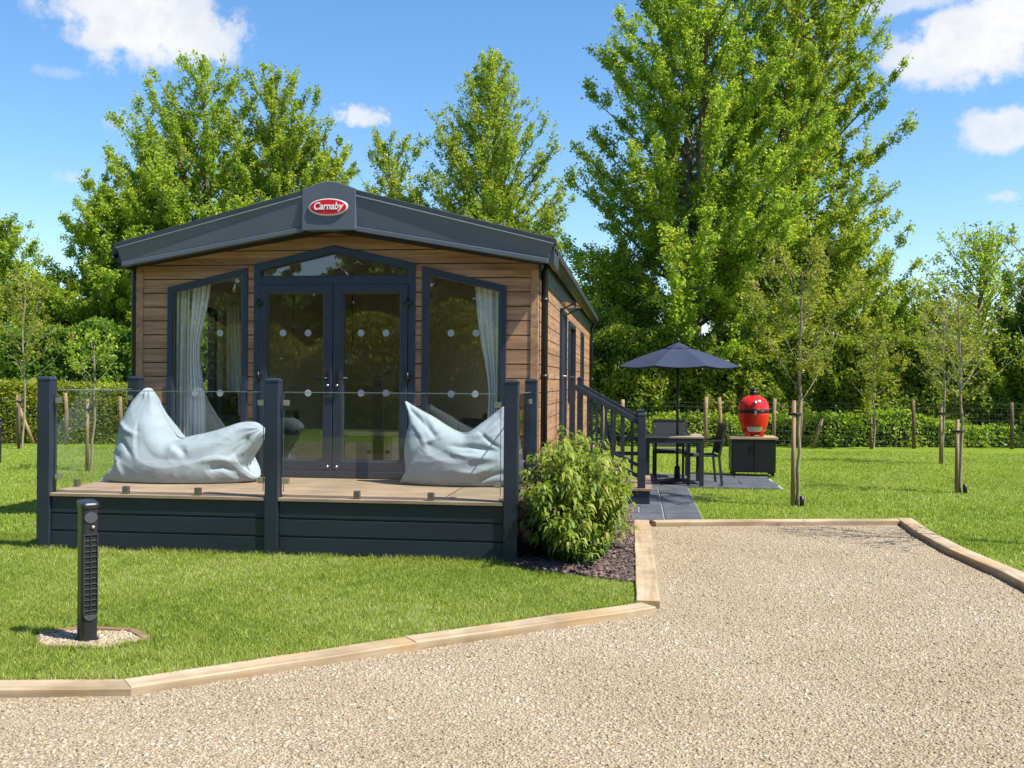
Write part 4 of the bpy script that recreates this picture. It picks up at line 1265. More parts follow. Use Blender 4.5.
for k in range(K-1):
    for j in range(n): fs.append((1+k*n+j, 1+(k+1)*n+j, 1+(k+1)*n+(j+1)%n, 1+k*n+(j+1)%n))
o.add(vs, fs); can = o.build('canopy', M['canvas'], t, recalc=False)
md = can.modifiers.new('solid', 'SOLIDIFY'); md.thickness = .006
o = MB(); vs = [(0,0,ZP1+.055)]; fs = []
for k in range(1, 4):
    for j in range(8):
        a = 2*PI*j/8+PI/8; vs.append((.07*k*math.cos(a), .07*k*math.sin(a), ZP1+.055-.033*k))
for j in range(8): fs.append((0, 1+j, 1+(j+1)%8))
for k in range(2):
    for j in range(8): fs.append((1+k*8+j, 1+(k+1)*8+j, 1+(k+1)*8+(j+1)%8, 1+k*8+(j+1)%8))
o.add(vs, fs); v_ = o.build('vent', M['canvas'], t, recalc=False); md = v_.modifiers.new('solid', 'SOLIDIFY'); md.thickness = .005
o = MB(); o.lathe([(.02,0),(.03,.02),(.025,.05),(.0,.07)], (0,0,ZP1+.05), 14); o.build('finial', M['furn'], t)
for k in range(8):
    a = 2*PI*k/8+PI/8; o = MB(); o.bar((.02*math.cos(a), .02*math.sin(a), ZP1-.03), (RP*.99*math.cos(a), RP*.99*math.sin(a), ZP0-.008), .014, .014); o.build('rib', M['furn'], t)

# barbecue cabinet + kamado
g = G(752, 476.5, .023)
BY = g.y+.27
CB = Vector((P(754, 470, g.y).x, BY+.05, .023))
t = thing('barbecue_cabinet', 'black two door cabinet with tan wooden top under the red barbecue', 'cabinet', CB)
o = MB(); o.box(-.355, .355, -.26, .26, .06, .60, .006); o.build('body', M['cabinet'], t)
o = MB(); o.box(-.385, .385, -.29, .29, .60, .64, .006); o.build('worktop', M['bbqwood'], t)
for s_ in (-1, 1):
    o = MB(); xa, xb = sorted((s_*.006, s_*.345)); o.box(xa, xb, -.277, -.262, .075, .59, .004); d_ = o.build('door', M['cabinet'], t)
    o = MB(); x = s_*.03; o.bar((x,-.29,.42),(x,-.29,.54),.012,.012); o.build('handle', M['bollard'], d_)
    for sy in (-1, 1):
        o = MB(); o.box(s_*.31-.025, s_*.31+.025, sy*.21-.025, sy*.21+.025, 0, .06); o.build('foot', M['black'], t)
KB = CB + Vector((.02, -.02, .64))
t = thing('kamado_barbecue', 'glossy red egg shaped barbecue with black band standing on the cabinet', 'barbecue', KB)
bp = [(.0,.045),(.12,.045),(.165,.06),(.205,.12),(.232,.20),(.25,.29),(.256,.36),(.256,.40)]
o = MB(); o.lathe(bp + [(.2,.40)], (0,0,0), 48); o.build('firebox', M['kamado'], t)
lp = [(.256,.435),(.256,.455),(.25,.50),(.235,.555),(.205,.605),(.165,.64),(.115,.665),(.07,.678),(.06,.68),(.0,.68)]
o = MB(); o.lathe([(.2,.435)]+lp, (0,0,0), 48); o.build('lid', M['kamado'], t)
o = MB(); o.lathe([(.2,.395),(.263,.395),(.264,.412),(.258,.416),(.258,.420),(.264,.424),(.263,.44),(.2,.44)], (0,0,0), 48); o.build('band', M['black'], t)
o = MB(); o.lathe([(.0,.672),(.06,.675),(.066,.69),(.066,.735),(.055,.745),(.05,.76),(.06,.765),(.055,.785),(.02,.795),(.0,.795)], (0,0,0), 28); o.build('chimney_cap', M['black'], t)
o = MB(); o.tube([(-.10,-.255,.45),(-.09,-.31,.45),(.09,-.31,.45),(.10,-.255,.45)], .012, 8); o.build('handle', M['black'], t)
o = MB(); o.box(-.018,.018,-.285,-.262,.36,.43,.004); o.tube([(0,-.278,.60-.04),(0,-.26,.60-.04)],.0,6) if False else None; o.build('latch', M['steel'], t)
o = MB(); n = 14
vs = []
for (k, rr) in ((0, .238), (1, .243), (2, .227), (3, .222)):
    for j in range(n+1):
        a = -PI/2 + (j/n-.5)*1.15; z = (.165, .165, .085, .085)[k]; rad = (.226, .232, .206, .200)[k]
        vs.append((rad*math.cos(a), rad*math.sin(a), z))
fs = [(k*(n+1)+j, k*(n+1)+j+1, ((k+1)%4)*(n+1)+j+1, ((k+1)%4)*(n+1)+j) for k in range(4) for j in range(n)] + [(0, n+1, 2*(n+1), 3*(n+1)), (n, 4*n+3, 3*n+2, 2*n+1)]
o.add(vs, fs); o.build('draught_door', M['steel'], t)
o = MB(); o.lathe([(.0,0),(.03,0),(.03,.012),(.0,.012)], (0,0,0), 18)
ob = o.build('thermometer', M['steel'], t); ob.location = (0, -.243, .565); ob.rotation_euler = (1.15, 0, 0)
for k in range(3):
    a = -PI/2 + (-.62, .62, PI)[k]; x, y = .19*math.cos(a), .19*math.sin(a)
    o = MB(); o.box(x-.035, x+.035, y-.035, y+.035, 0, .10, .012); o.build('foot', M['kamado'], t)

# ------------------------------------------------------------------ bollard light
def bollard(loc, rz, label):
    t = thing('bollard_light', label, 'bollard light', loc, rz, 'black bollard lights in the lawn')
    def stad(rx, ry, n=36): return [(rx*math.copysign(abs(math.cos(a))**.42, math.cos(a)), ry*math.copysign(abs(math.sin(a))**.42, math.sin(a))) for a in (2*PI*k/n for k in range(n))]
    s1 = stad(.047, .058)
    o = MB(); o.prism(s1, .0, .775, 'z'); o.build('body', M['bollard'], t, .003)
    o = MB(); s2 = stad(.052, .068); n = len(s2)
    vs = [(x*.97, y*.97, .775) for x, y in s2] + [(x, y, .79) for x, y in s2] + [(x, y, .803+y*.10) for x, y in s2] + [(x*.9, y*.9, .812+y*.10) for x, y in s2]
    fs = [tuple(reversed(range(n))), tuple(3*n+k for k in range(n))] + [(r_*n+k, r_*n+(k+1)%n, (r_+1)*n+(k+1)%n, (r_+1)*n+k) for r_ in range(3) for k in range(n)]
    o.add(vs, fs); o.build('cap', M['bollard'], t)
    fy = -.060
    o = MB(); n = 28
    vs = [(.036*math.cos(2*PI*k/n), fy-.004, .722+.032*math.sin(2*PI*k/n)) for k in range(n)] + [(.036*math.cos(2*PI*k/n), fy+.01, .722+.032*math.sin(2*PI*k/n)) for k in range(n)]
    o.add(vs, [tuple(range(n)), tuple(reversed(range(n, 2*n)))] + [(k, (k+1)%n, n+(k+1)%n, n+k) for k in range(n)]); o.build('reflector', M['lens'], t)
    o = MB(); o.lathe([(.0,0),(.011,0),(.011,.008),(.0,.012)], (0,0,0), 14); ob = o.build('sensor', M['steel'], t); ob.location = (.012, fy, .665); ob.rotation_euler = (PI/2, 0, 0)
    gr = ring([(-.040,.16),(.040,.16),(.040,.625),(-.040,.625)], [(-.035,.166),(.035,.166),(.035,.619),(-.035,.619)], fy-.008, fy+.006).build('grille', M['louvre'], t)
    o = MB()
    z = .175
    while z < .61:
        o.add([(-.035,fy-.006,z),(.035,fy-.006,z),(.035,fy+.003,z+.006),(-.035,fy+.003,z+.006),(-.035,fy-.006,z+.003),(.035,fy-.006,z+.003),(.035,fy+.003,z+.009),(-.035,fy+.003,z+.009)],
              [(0,1,2,3),(7,6,5,4),(0,4,5,1),(2,6,7,3),(0,3,7,4),(1,5,6,2)])
        z += .0315
    for x in (0,): o.box(x-.002, x+.002, fy-.008, fy, .167, .618)
    o.build('louvres', M['louvre'], gr)
    o = MB(); o.box(-.035, .035, fy-.001, fy+.002, .168, .617); o.build('grille_back', M['soffit'], gr)
    o = MB(); vs = [(.038*math.cos(-PI*k/12), fy-.006, .155+.035*math.sin(-PI*k/12)) for k in range(13)]; n = 13
    o.add(vs + [(x, fy+.01, z_) for x, _, z_ in vs], [tuple(range(n)), tuple(reversed(range(n, 2*n)))] + [(k, (k+1)%n, n+(k+1)%n, n+k) for k in range(n)]); o.build('lower_reflector', M['lens'], t)
    o = MB(); s3 = stad(.055, .068); o.prism(s3, 0, .008, 'z'); o.build('base_plate', M['bollard'], t)
    return t
bl = bollard((BOL.x, BOL.y, .012), math.radians(46), 'black louvred bollard light on lawn in front of the deck')
bl.scale = (1, 1, 1.0)
c = copy_tree(bl); c.location = (G(-2, 463).x, G(-2, 463).y, .0); c['label'] = 'small dark bollard light at left picture edge near the fence'
# gravel patch with timber edging round the bollard
hexp = [(BOL.x+.345*math.cos(a)*1.0, BOL.y+.03+.22*math.sin(a)) for a in (math.radians(d) for d in (8, 62, 118, 172, 235, 305))]
sheet('bollard_gravel_patch', hexp, .006, M['gravel'])
xs, ys = rand_in(hexp, 3500, rng); stones('patch_stones', xs, ys, .008, .009, .7, M['stone'], rng, .6)
hexz = .006
ed = thing('timber_edging', 'low timber edging round the small gravel patch at the bollard light', 'edging', (BOL.x, BOL.y, 0))
for i in range(len(hexp)):
    a, b = Vector((*hexp[i], .006)), Vector((*hexp[(i+1) % len(hexp)], .006))
    o = MB(); o.bar(a-Vector((BOL.x, BOL.y, 0)), b-Vector((BOL.x, BOL.y, 0)), .055 if i < 3 else .035, .036 if i < 3 else .012, bev=.003); o.build('edging_board', M['edging'], ed)

# ------------------------------------------------------------------ foliage
def leaf_quads(c, size, rng, up=.35, aspect=.55, bend=False):
    n = len(c)
    # random axis and normal
    t = rng.normal(0, 1, (n, 3)); t /= np.linalg.norm(t, axis=1)[:, None]
    nn = rng.normal(0, 1, (n, 3)) + np.array([0, 0, up*2]); 
    s_ = np.cross(nn, t); s_ /= np.maximum(np.linalg.norm(s_, axis=1), 1e-6)[:, None]
    L = (size*rng.uniform(.65, 1.3, n))[:, None]; W = L*aspect
    v = np.stack([c - t*L*.5, c + s_*W*.5 - t*L*.05, c + t*L*.5, c - s_*W*.5 - t*L*.05], 1)
    return v.reshape(-1, 3), np.arange(n*4).reshape(-1, 4)

def tubes_np(paths, nside):
    """paths: list of (pts Nx3, radii N) -> verts, faces (quads)"""
    VS = []; FS = []; b = 0
    ang = np.arange(nside)*2*np.pi/nside
    for pts, rad in paths:
        pts = np.asarray(pts); k = len(pts)
        tg = np.gradient(pts, axis=0); tg /= np.maximum(np.linalg.norm(tg, axis=1), 1e-9)[:, None]
        ref = np.array([1., .13, .07]) if abs(tg[0, 0]) < .8 else np.array([.1, 1., .1])
        a = ref - tg*(tg@ref)[:, None]; a /= np.linalg.norm(a, axis=1)[:, None]; bb = np.cross(tg, a)
        ring_ = pts[:, None, :] + (a[:, None, :]*np.cos(ang)[None, :, None] + bb[:, None, :]*np.sin(ang)[None, :, None])*np.asarray(rad)[:, None, None]
        VS.append(ring_.reshape(-1, 3))
        i = np.arange(k-1)[:, None]*nside; j = np.arange(nside)[None, :]; j2 = (j+1) % nside
        FS.append((b + np.stack([i+j, i+j2, i+nside+j2, i+nside+j], -1)).reshape(-1, 4)); b += k*nside
    return np.concatenate(VS), np.concatenate(FS)

def make_tree(name, label, base, height, prof, nprim, up, leafmat, nleaf, leafsize, seed, trunk_r=.16, lean=(0, 0), t0=.12, bark='bark', wander=.25,
              stems=1, spread=.0, group=None, cat='tree', sec=3.2, clump=.22, upward=.35, extra=None, density=4.2, twig=1.0):
    rg = np.random.default_rng(seed)
    big = group == SP or group == 'trees behind the camera'
    if group == SP: nprim = int(nprim*1.9)
    t = thing(name, label, cat, base, 0, group)
    trunks = []; prims = []; secs = []; pts = []; tints = []
    for s_ in range(stems):
        a0 = rg.uniform(0, 2*np.pi); hh = height*(1 if s_ == 0 else rg.uniform(.75, .95)); sp = spread*(0 if s_ == 0 else 1)
        K = 14; tt = np.linspace(0, 1, K)
        w = np.cumsum(rg.normal(0, wander/K, (K, 2))*1.5, axis=0); w -= w[0]
        off = np.array([math.cos(a0), math.sin(a0)])*sp
        tr = np.stack([lean[0]*tt**1.3 + w[:, 0] + off[0]*tt, lean[1]*tt**1.3 + w[:, 1] + off[1]*tt, hh*tt], -1)
        trunks.append((tr, trunk_r*(1-tt)**.8*(.75 if s_ else 1)+.012))
        np_ = int(nprim/stems)
        for i in range(np_):
            f = t0 + (1-t0)*((i+.5)/np_)**.92*.985
            p0 = np.array([np.interp(f, tt, tr[:, k]) for k in range(3)])
            az = i*2.39996 + rg.normal(0, .35) + s_*1.3
            L = prof(f)*(rg.uniform(.74, 1.12) if big else rg.uniform(.62, 1.18))
            if L < .05: continue
            u_ = up(f) + rg.normal(0, .10)
            dz0 = u_; h = np.array([math.cos(az), math.sin(az)])
            kk = np.linspace(0, 1, 7)
            curve = rg.uniform(.15, .60) if big else rg.uniform(.05, .35)
            pr = np.stack([p0[0]+h[0]*L*kk, p0[1]+h[1]*L*kk, p0[2]+L*(dz0*kk+curve*kk**2*.6)], -1)
            pr[1:] += np.cumsum(rg.normal(0, .025*L, (6, 3)), axis=0)*.6
            r0_ = min(trunk_r*.45, .012+.016*L)*(1-f*.4)
            prims.append((pr, np.linspace(r0_, .005, 7)))
            m_ = max(3, int(L*sec))
            if big:
                nq = int(L*8); q_ = rg.uniform(.28, 1.0, nq)
                pts.append(np.stack([np.interp(q_, kk, pr[:, k]) for k in range(3)], -1)); tints.append(np.full(nq, rg.normal(0, .1)))
            for j in range(m_):
                q = rg.uniform(.15, 1.0) if j else .98
                p1 = np.array([np.interp(q, kk, pr[:, k]) for k in range(3)])
                d_ = pr[-1]-pr[0]; d_ = d_/np.linalg.norm(d_)
                d_ = d_*.75 + rg.normal(0, .50, 3) + np.array([0, 0, upward*(1.5 if big else 1)]); d_ /= np.linalg.norm(d_)
                l2 = (.22+.42*L*(1.15-q))*rg.uniform(.5, 1.1); l2 = min(l2, .95 if big else 1.5)
                k2 = np.linspace(0, 1, 4)
                se = p1 + d_*l2*k2[:, None] + np.array([0, 0, .18*l2])*(k2**2)[:, None]
                secs.append((se, np.linspace(.008, .003, 4)*twig))
                nn = max(2, int(l2/.09))
                kx = rg.uniform(.1, 1.02, nn)
                pp = p1 + d_*l2*kx[:, None] + np.array([0, 0, .18*l2])*(kx**2)[:, None]
                pts.append(pp); tints.append(np.full(nn, rg.normal(0, .12)))
    pts = np.concatenate(pts); tints = np.concatenate(tints)
    if extra is not None:
        ex = extra(rg); pts = np.concatenate([pts, ex]); tints = np.concatenate([tints, rg.normal(0, .1, len(ex))])
    nleaf = int(nleaf*density)
    idx = rg.integers(0, len(pts), nleaf)
    c = pts[idx] + rg.normal(0, clump*(.30 if big else .5), (nleaf, 3))
    v, f = leaf_quads(c, leafsize*(.64 if big else .78), rg, .5, .62)
    tint = np.clip(rg.beta(2.2, 2.2, nleaf)*.8 + .1 + tints[idx], 0, 1)
    V1, F1 = tubes_np(trunks, 9); V2, F2 = tubes_np(prims, 5); V3, F3 = tubes_np(secs, 3)
    np_mesh('trunk', np.concatenate([V1, V2, V3]), np.concatenate([F1, F2+len(V1), F3+len(V1)+len(V2)]), M[bark], t, smooth=True)
    np_mesh('crown', v, f, M[leafmat], t, tint=tint)
    return t
def gx(px, Y): return (P(px, 400, Y).x, Y, 0)
def topz(px, py, Y): return P(px, py, Y).z
def piecewise(xs, ys): return lambda f: float(np.interp(f, xs, ys))

SP = 'trees beyond the wire fence'
# large pair right of the cabin
make_tree('tall_tree', 'tall bright green tree nearest the cabin roof, its left outline stepped with upswept twigs', gx(688, 27), topz(688, -40, 27),
          piecewise([0,.12,.3,.45,.65,.85,1], [2.0,3.2,3.5,3.1,2.6,1.7,.4]), 84, piecewise([0,.5,1], [.15,.55,1.3]), 'leaf_mid', 46000, .135, 21, .22, (-.2, 0), .08, 'bark', .3, 2, .9, SP)
make_tree('tall_tree', 'tallest leaning tree behind the parasol and barbecue, with dark slanting trunk', gx(748, 28.5), topz(790, -75, 28.5),
          piecewise([0,.12,.3,.45,.65,.85,1], [2.6,3.6,3.2,2.8,2.7,2.1,.5]), 86, piecewise([0,.5,1], [.12,.5,1.1]), 'leaf_lime', 46000, .135, 22, .26, (1.9, 0), .08, 'bark', .3, 2, 1.2, SP)
make_tree('bushy_tree', 'lower spreading tree right of the tall pair, above the hedge', gx(835, 29), topz(850, 225, 29),
          piecewise([0,.3,.6,1], [1.8,2.4,1.9,.5]), 46, piecewise([0,1], [.2,1.0]), 'leaf_lime', 16000, .13, 23, .12, (.3, 0), .06, 'bark', .3, 2, .5, SP)
# left of and behind the cabin
make_tree('broad_tree', 'broad tree with the highest top left of the cabin roof', gx(205, 30), topz(205, 74, 30),
          piecewise([0,.15,.4,.6,.8,1], [2.2,3.0,3.2,2.5,1.5,.35]), 80, piecewise([0,.5,1], [.2,.6,1.4]), 'leaf_mid', 34000, .14, 31, .2, (0, 0), .1, 'bark', .3, 2, .7, SP)
make_tree('broad_tree', 'yellowish tree rising behind the left slope of the cabin roof', gx(276, 31), topz(276, 88, 31),
          piecewise([0,.15,.4,.6,.8,1], [2.0,2.4,2.5,2.1,1.5,.35]), 70, piecewise([0,.5,1], [.3,.7,1.5]), 'leaf_lime', 30000, .14, 32, .18, (0, 0), .1, 'bark', .3, 2, .6, SP)
make_tree('broad_tree', 'dense dark tree beside the left corner of the cabin', gx(105, 28.5), topz(105, 195, 28.5),
          piecewise([0,.15,.4,.7,1], [1.8,2.2,2.1,1.4,.3]), 60, piecewise([0,.5,1], [.15,.5,1.2]), 'leaf_mid', 26000, .13, 33, .15, (0, 0), .05, 'bark', .3, 2, .5, SP)
make_tree('broad_tree', 'dark leafy tree half hidden behind the cabin wall and left eaves', gx(155, 29), topz(155, 165, 29),
          piecewise([0,.15,.4,.7,1], [1.6,2.1,2.2,1.4,.3]), 56, piecewise([0,.5,1], [.15,.5,1.2]), 'leaf_mid', 24000, .13, 38, .15, (0, 0), .05, 'bark', .3, 2, .5, SP)
make_tree('slender_tree', 'open pointed tree showing sky through its crown behind the right roof slope', gx(488, 33), topz(488, 62, 33),
          piecewise([0,.3,.5,.7,.9,1], [3.2,3.2,2.6,1.5,.6,.15]), 96, piecewise([0,.5,1], [.35,.75,1.5]), 'leaf_lime', 27000, .14, 34, .14, (0, 0), .12, 'bark', .3, 1, 0, SP, twig=.5)
make_tree('slender_tree', 'small yellow green tree above the roof ridge right of the badge', gx(392, 34), topz(392, 150, 34),
          piecewise([0,.3,.6,.85,1], [2.0,2.2,1.8,1.0,.3]), 56, piecewise([0,.5,1], [.3,.7,1.5]), 'leaf_lime', 15000, .15, 35, .13, (0, 0), .1, 'bark', .3, 2, .4, SP)
make_tree('slender_tree', 'small yellow green tree above the roof just left of the badge', gx(328, 33), topz(328, 158, 33),
          piecewise([0,.3,.6,.85,1], [1.8,2.0,1.6,1.0,.3]), 50, piecewise([0,.5,1], [.3,.7,1.5]), 'leaf_lime', 14000, .15, 36, .13, (0, 0), .1, 'bark', .3, 2, .4, SP)
make_tree('broad_tree', 'pale green tree at the left edge of the picture', gx(0, 27), topz(0, 232, 27),
          piecewise([0,.2,.5,.8,1], [1.5,1.7,1.5,.8,.2]), 56, piecewise([0,.5,1], [.2,.7,1.6]), 'leaf_mid', 15000, .13, 37, .12, (0, 0), .08, 'bark', .3, 2, .4, SP)
make_tree('broad_tree', 'low tree in the gap between the left edge tree and cabin', gx(52, 29), topz(52, 290, 29),
          piecewise([0,.2,.5,.8,1], [1.5,1.7,1.6,1.0,.3]), 44, piecewise([0,.5,1], [.15,.5,1.0]), 'leaf_lime', 12000, .13, 39, .12, (0, 0), .04, 'bark', .3, 2, .4, SP)
# right of the picture
make_tree('small_tree', 'small tree standing above the hedge near the right picture edge', gx(972, 30), topz(976, 246, 30),
          piecewise([0,.3,.6,.8,1], [1.0,1.5,1.5,1.0,.3]), 44, piecewise([0,.5,1], [.3,.6,1.2]), 'leaf_mid', 3300, .14, 41, .1, (.2, 0), .1, 'bark', .4, 1, 0, SP)
make_tree('bushy_tree', 'dense dark tree cut off by the right picture edge', gx(1040, 27), topz(1040, 285, 27),
          piecewise([0,.2,.5,.8,1], [1.1,1.3,1.2,.8,.2]), 50, piecewise([0,.5,1], [.2,.5,1.0]), 'leaf_dark', 22000, .11, 42, .1, (0, 0), .03, 'bark', .3, 2, .3, SP)
make_tree('bushy_tree', 'pale loose tree above the hedge right of the middle', gx(915, 31), topz(915, 312, 31),
          piecewise([0,.3,.6,1], [1.6,2.0,1.8,.5]), 40, piecewise([0,1], [.2,1.0]), 'leaf_lime', 10000, .13, 43, .1, (0, 0), .05, 'bark', .3, 2, .4, SP)
make_tree('bushy_tree', 'dark leafy tree beside the rear corner of the cabin, behind the steps', gx(612, 28), topz(612, 262, 28),
          piecewise([0,.2,.5,.8,1], [1.3,1.7,1.7,1.2,.3]), 44, piecewise([0,.5,1], [.2,.4,.9]), 'leaf_mid', 13000, .13, 44, .12, (0, 0), .04, 'bark', .3, 2, .4, SP)

# fence line
FA = Vector((-13.5, 21.6)); FD = Vector((1, .165)).normalized()
def fence_at(px):
    d = ray(px, 420); n_ = Vector((-FD.y, FD.x)); k = (FA.dot(n_))/(d.x*n_.x+d.y*n_.y)
    return Vector((d.x*k, d.y*k))
# hedges along the fence
def hedge(name, label, px0, px1, off, z0, height, depth, mat, n, size, seed, rough=.25, top_px=None, cat='hedge', vary=.25):
    a = fence_at(px0); b = fence_at(px1); nrm = Vector((-FD.y, FD.x)); a = a+nrm*off; b = b+nrm*off
    L = (b-a).length; tx = (b-a).normalized(); rg = np.random.default_rng(seed)
    t = thing(name, label, cat, (a.x, a.y, 0))
    def hh(s_): 
        return height*(1+vary*(mnoise.noise(Vector((s_*.35, seed, 0)))+.5*mnoise.noise(Vector((s_*1.1, seed, 4)))))
    def dd(s_, z): return depth*.5*(1+rough*mnoise.noise(Vector((s_*.9, z*1.1, seed+7)))+.6*rough*mnoise.noise(Vector((s_*2.3, z*2.5, seed+9))))
    s_ = rg.uniform(0, L, n); u_ = rg.uniform(0, 1, n)
    H_ = np.array([hh(x) for x in s_])
    face = rg.uniform(0, 1, n)
    front = face < .70
    z = np.where(front, H_*u_**.95, H_*(1-.12*np.abs(rg.normal(0, .5, n))))
    D_ = np.array([dd(x, y) for x, y in zip(s_, z)])
    inset = np.abs(rg.normal(0, .13, n))
    rnd_ = 1-np.clip((z/H_-.72)/.28, 0, 1)**2*.55
    dep = np.where(front, -D_*rnd_+inset, rg.uniform(-1, 1, n)*D_*.9)
    C = np.stack([tx.x*s_+nrm.x*dep, tx.y*s_+nrm.y*dep, z+rg.normal(0, .05, n)], -1)
    v, f = leaf_quads(C, size, rg, .4, .62)
    cl = np.array([mnoise.noise(Vector((x*1.3, y*1.6, seed))) for x, y in zip(s_, z)])
    tint = np.clip(rg.beta(2.2, 2.4, n)*.85 + .05 + .22*cl, 0, 1)
    np_mesh('leaves', v, f, M[mat], t, tint=tint)
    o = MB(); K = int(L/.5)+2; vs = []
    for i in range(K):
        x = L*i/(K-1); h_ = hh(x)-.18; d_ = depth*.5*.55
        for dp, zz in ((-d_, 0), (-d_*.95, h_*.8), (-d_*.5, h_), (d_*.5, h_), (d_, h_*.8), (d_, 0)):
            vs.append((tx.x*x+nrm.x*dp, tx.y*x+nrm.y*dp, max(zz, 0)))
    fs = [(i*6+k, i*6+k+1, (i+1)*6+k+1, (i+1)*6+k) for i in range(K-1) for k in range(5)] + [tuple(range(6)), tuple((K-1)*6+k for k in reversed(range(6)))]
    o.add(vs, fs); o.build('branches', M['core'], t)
    return t
hedge('clipped_hedge', 'low pale green hedge behind the wire fence left of the cabin', -60, 200, .9, 0, 1.38, 1.0, 'leaf_pale', 34000, .065, 5, .12, vary=.08)
hedge('tall_hedge', 'tall shady hedge row behind the clipped hedge on the left', -80, 220, 4.6, 0, 3.0, 1.6, 'leaf_dark', 26000, .11, 6, .4, vary=.3)
hedge('mixed_hedge', 'tall mixed hedge behind the fence right of the cabin', 575, 1075, 1.7, 0, 2.75, 1.8, 'leaf_hedge', 62000, .105, 7, .55, vary=.22)
hedge('bramble_hedge', 'low scrubby growth along the foot of the right hand fence', 585, 1075, .75, 0, .75, .7, 'leaf_mid', 16000, .085, 8, .5, vary=.5)
# fence right: posts, braces, wire
def fence(label, pxs, px0, px1, braces, seed):
    a0 = fence_at(px0); t = thing('wire_fence', label, 'fence', (a0.x, a0.y, 0))
    rg = random.Random(seed)
    for px in pxs:
        p = fence_at(px)-a0; h = rg.uniform(1.12, 1.25)
        o = MB(); o.tube([(p.x, p.y, 0), (p.x+rg.uniform(-.02,.02), p.y, h*.6), (p.x+rg.uniform(-.03,.03), p.y, h)], [.047,.046,.043], 10); o.build('post', M['darkpost' if px > 830 else 'post'], t)
    for pa, pb, za, zb2 in braces:
        a = fence_at(pa)-a0; b = fence_at(pb)-a0
        o = MB(); o.tube([(a.x, a.y-.1, za), (b.x, b.y-.1, zb2)], .042, 8); o.build('brace', M['post'], t)
    o = MB(); e = fence_at(px1)-a0; L = e.length; tx = e.normalized()
    r_ = .0017
    for z in (.08,.18,.29,.41,.54,.68,.83,.98,1.08):
        o.bar((0,-.06,z),(e.x,e.y-.06,z), r_*2, r_*2)
    k = 0; x = 0
    while x < L:
        o.bar((tx.x*x, tx.y*x-.06, .06), (tx.x*x, tx.y*x-.06, .98), r_*1.8, r_*1.8, (0,1,0)); x += .15
    o.build('wire_mesh', M['wire'], t, recalc=False)
    return t
fence('wooden post and wire mesh fence on the left, before the clipped hedge', [-45, 18, 66, 120], -60, 150, [(20, 36, .95, .05)], 1)
fence('wooden post and wire mesh fence running right, before the tall mixed hedge', [602, 622, 706, 720, 774, 800, 914, 1012], 590, 1075, [(822, 812, .72, .02)], 2)

# young trees with stakes
def sapling(label, base, height, prof, nprim, leafmat, nleaf, leafsize, seed, stake, dark=False, t0=.45, up=.9, tube=False):
    t = make_tree('young_tree', label, base, height, prof, nprim, lambda f: up, leafmat, nleaf, leafsize, seed, .013, (0, 0), t0, 'palebark', .12, 1, 0, 'staked young trees on the lawn', 'young tree', 6.0, .09, .5, None, 1.0, .35)
    if stake:
        o = MB(); o.tube([(-.055, -.03, 0), (-.05, -.03, stake)], [.029,.027], 10); o.build('stake', M['darkpost' if dark else 'post'], t)
        o = MB(); o.tube([(-.075,-.06,stake-.17),(.03,-.035,stake-.17),(.035,.03,stake-.17),(-.075,.01,stake-.17),(-.11,-.03,stake-.17),(-.075,-.066,stake-.17)], .017, 8); o.build('tree_tie', M['rubber'], t)
    if tube:
        o = MB(); o.tube([(.05,-.06,0),(.05,-.06,.13)], .03, 12); o.build('watering_tube', M['black'], t)
    return t
def gb(px, py): g_ = G(px, py); return (g_.x, g_.y, 0)
b1 = gb(797, 506)
sapling('staked young tree on the lawn beside the red barbecue, nearest of the saplings', b1, 2.95, piecewise([0,.4,.6,1], [.4,.75,.7,.2]), 17, 'leaf_yellow', 5200, .05, 51, 1.33, False, .42, 1.25, True)
b2 = gb(960, 493)
sapling('staked young tree with sparse crown standing furthest right on the lawn', b2, 2.7, piecewise([0,.45,.7,1], [.5,.75,.6,.15]), 24, 'leaf_yellow', 1100, .06, 52, 1.05, False, .45, .8, True)
b3 = gb(943, 464)
sapling('staked young tree just left of and behind the rightmost sapling', b3, 3.0, piecewise([0,.45,.7,1], [.6,.95,.7,.2]), 24, 'leaf_yellow', 1500, .075, 53, 1.15, False, .42, .6)
b4 = gb(873, 449)
sapling('young tree on a dark stake close to the fence, mid right', b4, 2.9, piecewise([0,.45,.7,1], [.5,.75,.6,.2]), 24, 'leaf_yellow', 2600, .085, 54, .75, True, .3, .8)
b5 = gb(91, 471)
sapling('young tree with pale stake seen through the left glass balustrade', b5, 2.15, piecewise([0,.45,.7,1], [.3,.5,.4,.15]), 11, 'leaf_mid', 800, .075, 55, 1.2, False, .5, .9)
b6 = gb(22, 449)
sapling('young tree on a dark stake at the far left before the fence', b6, 3.6, piecewise([0,.35,.7,1], [.5,.85,.7,.2]), 26, 'leaf_yellow', 2200, .085, 56, 1.2, True, .38, .8)
b7 = gb(1062, 546)
sapling('staked young tree right of the picture edge whose shadow falls on the lawn', b7, 3.2, piecewise([0,.4,.6,1], [.5,.8,.7,.2]), 26, 'leaf_yellow', 700, .055, 57, 1.2, False, .4, 1.0)

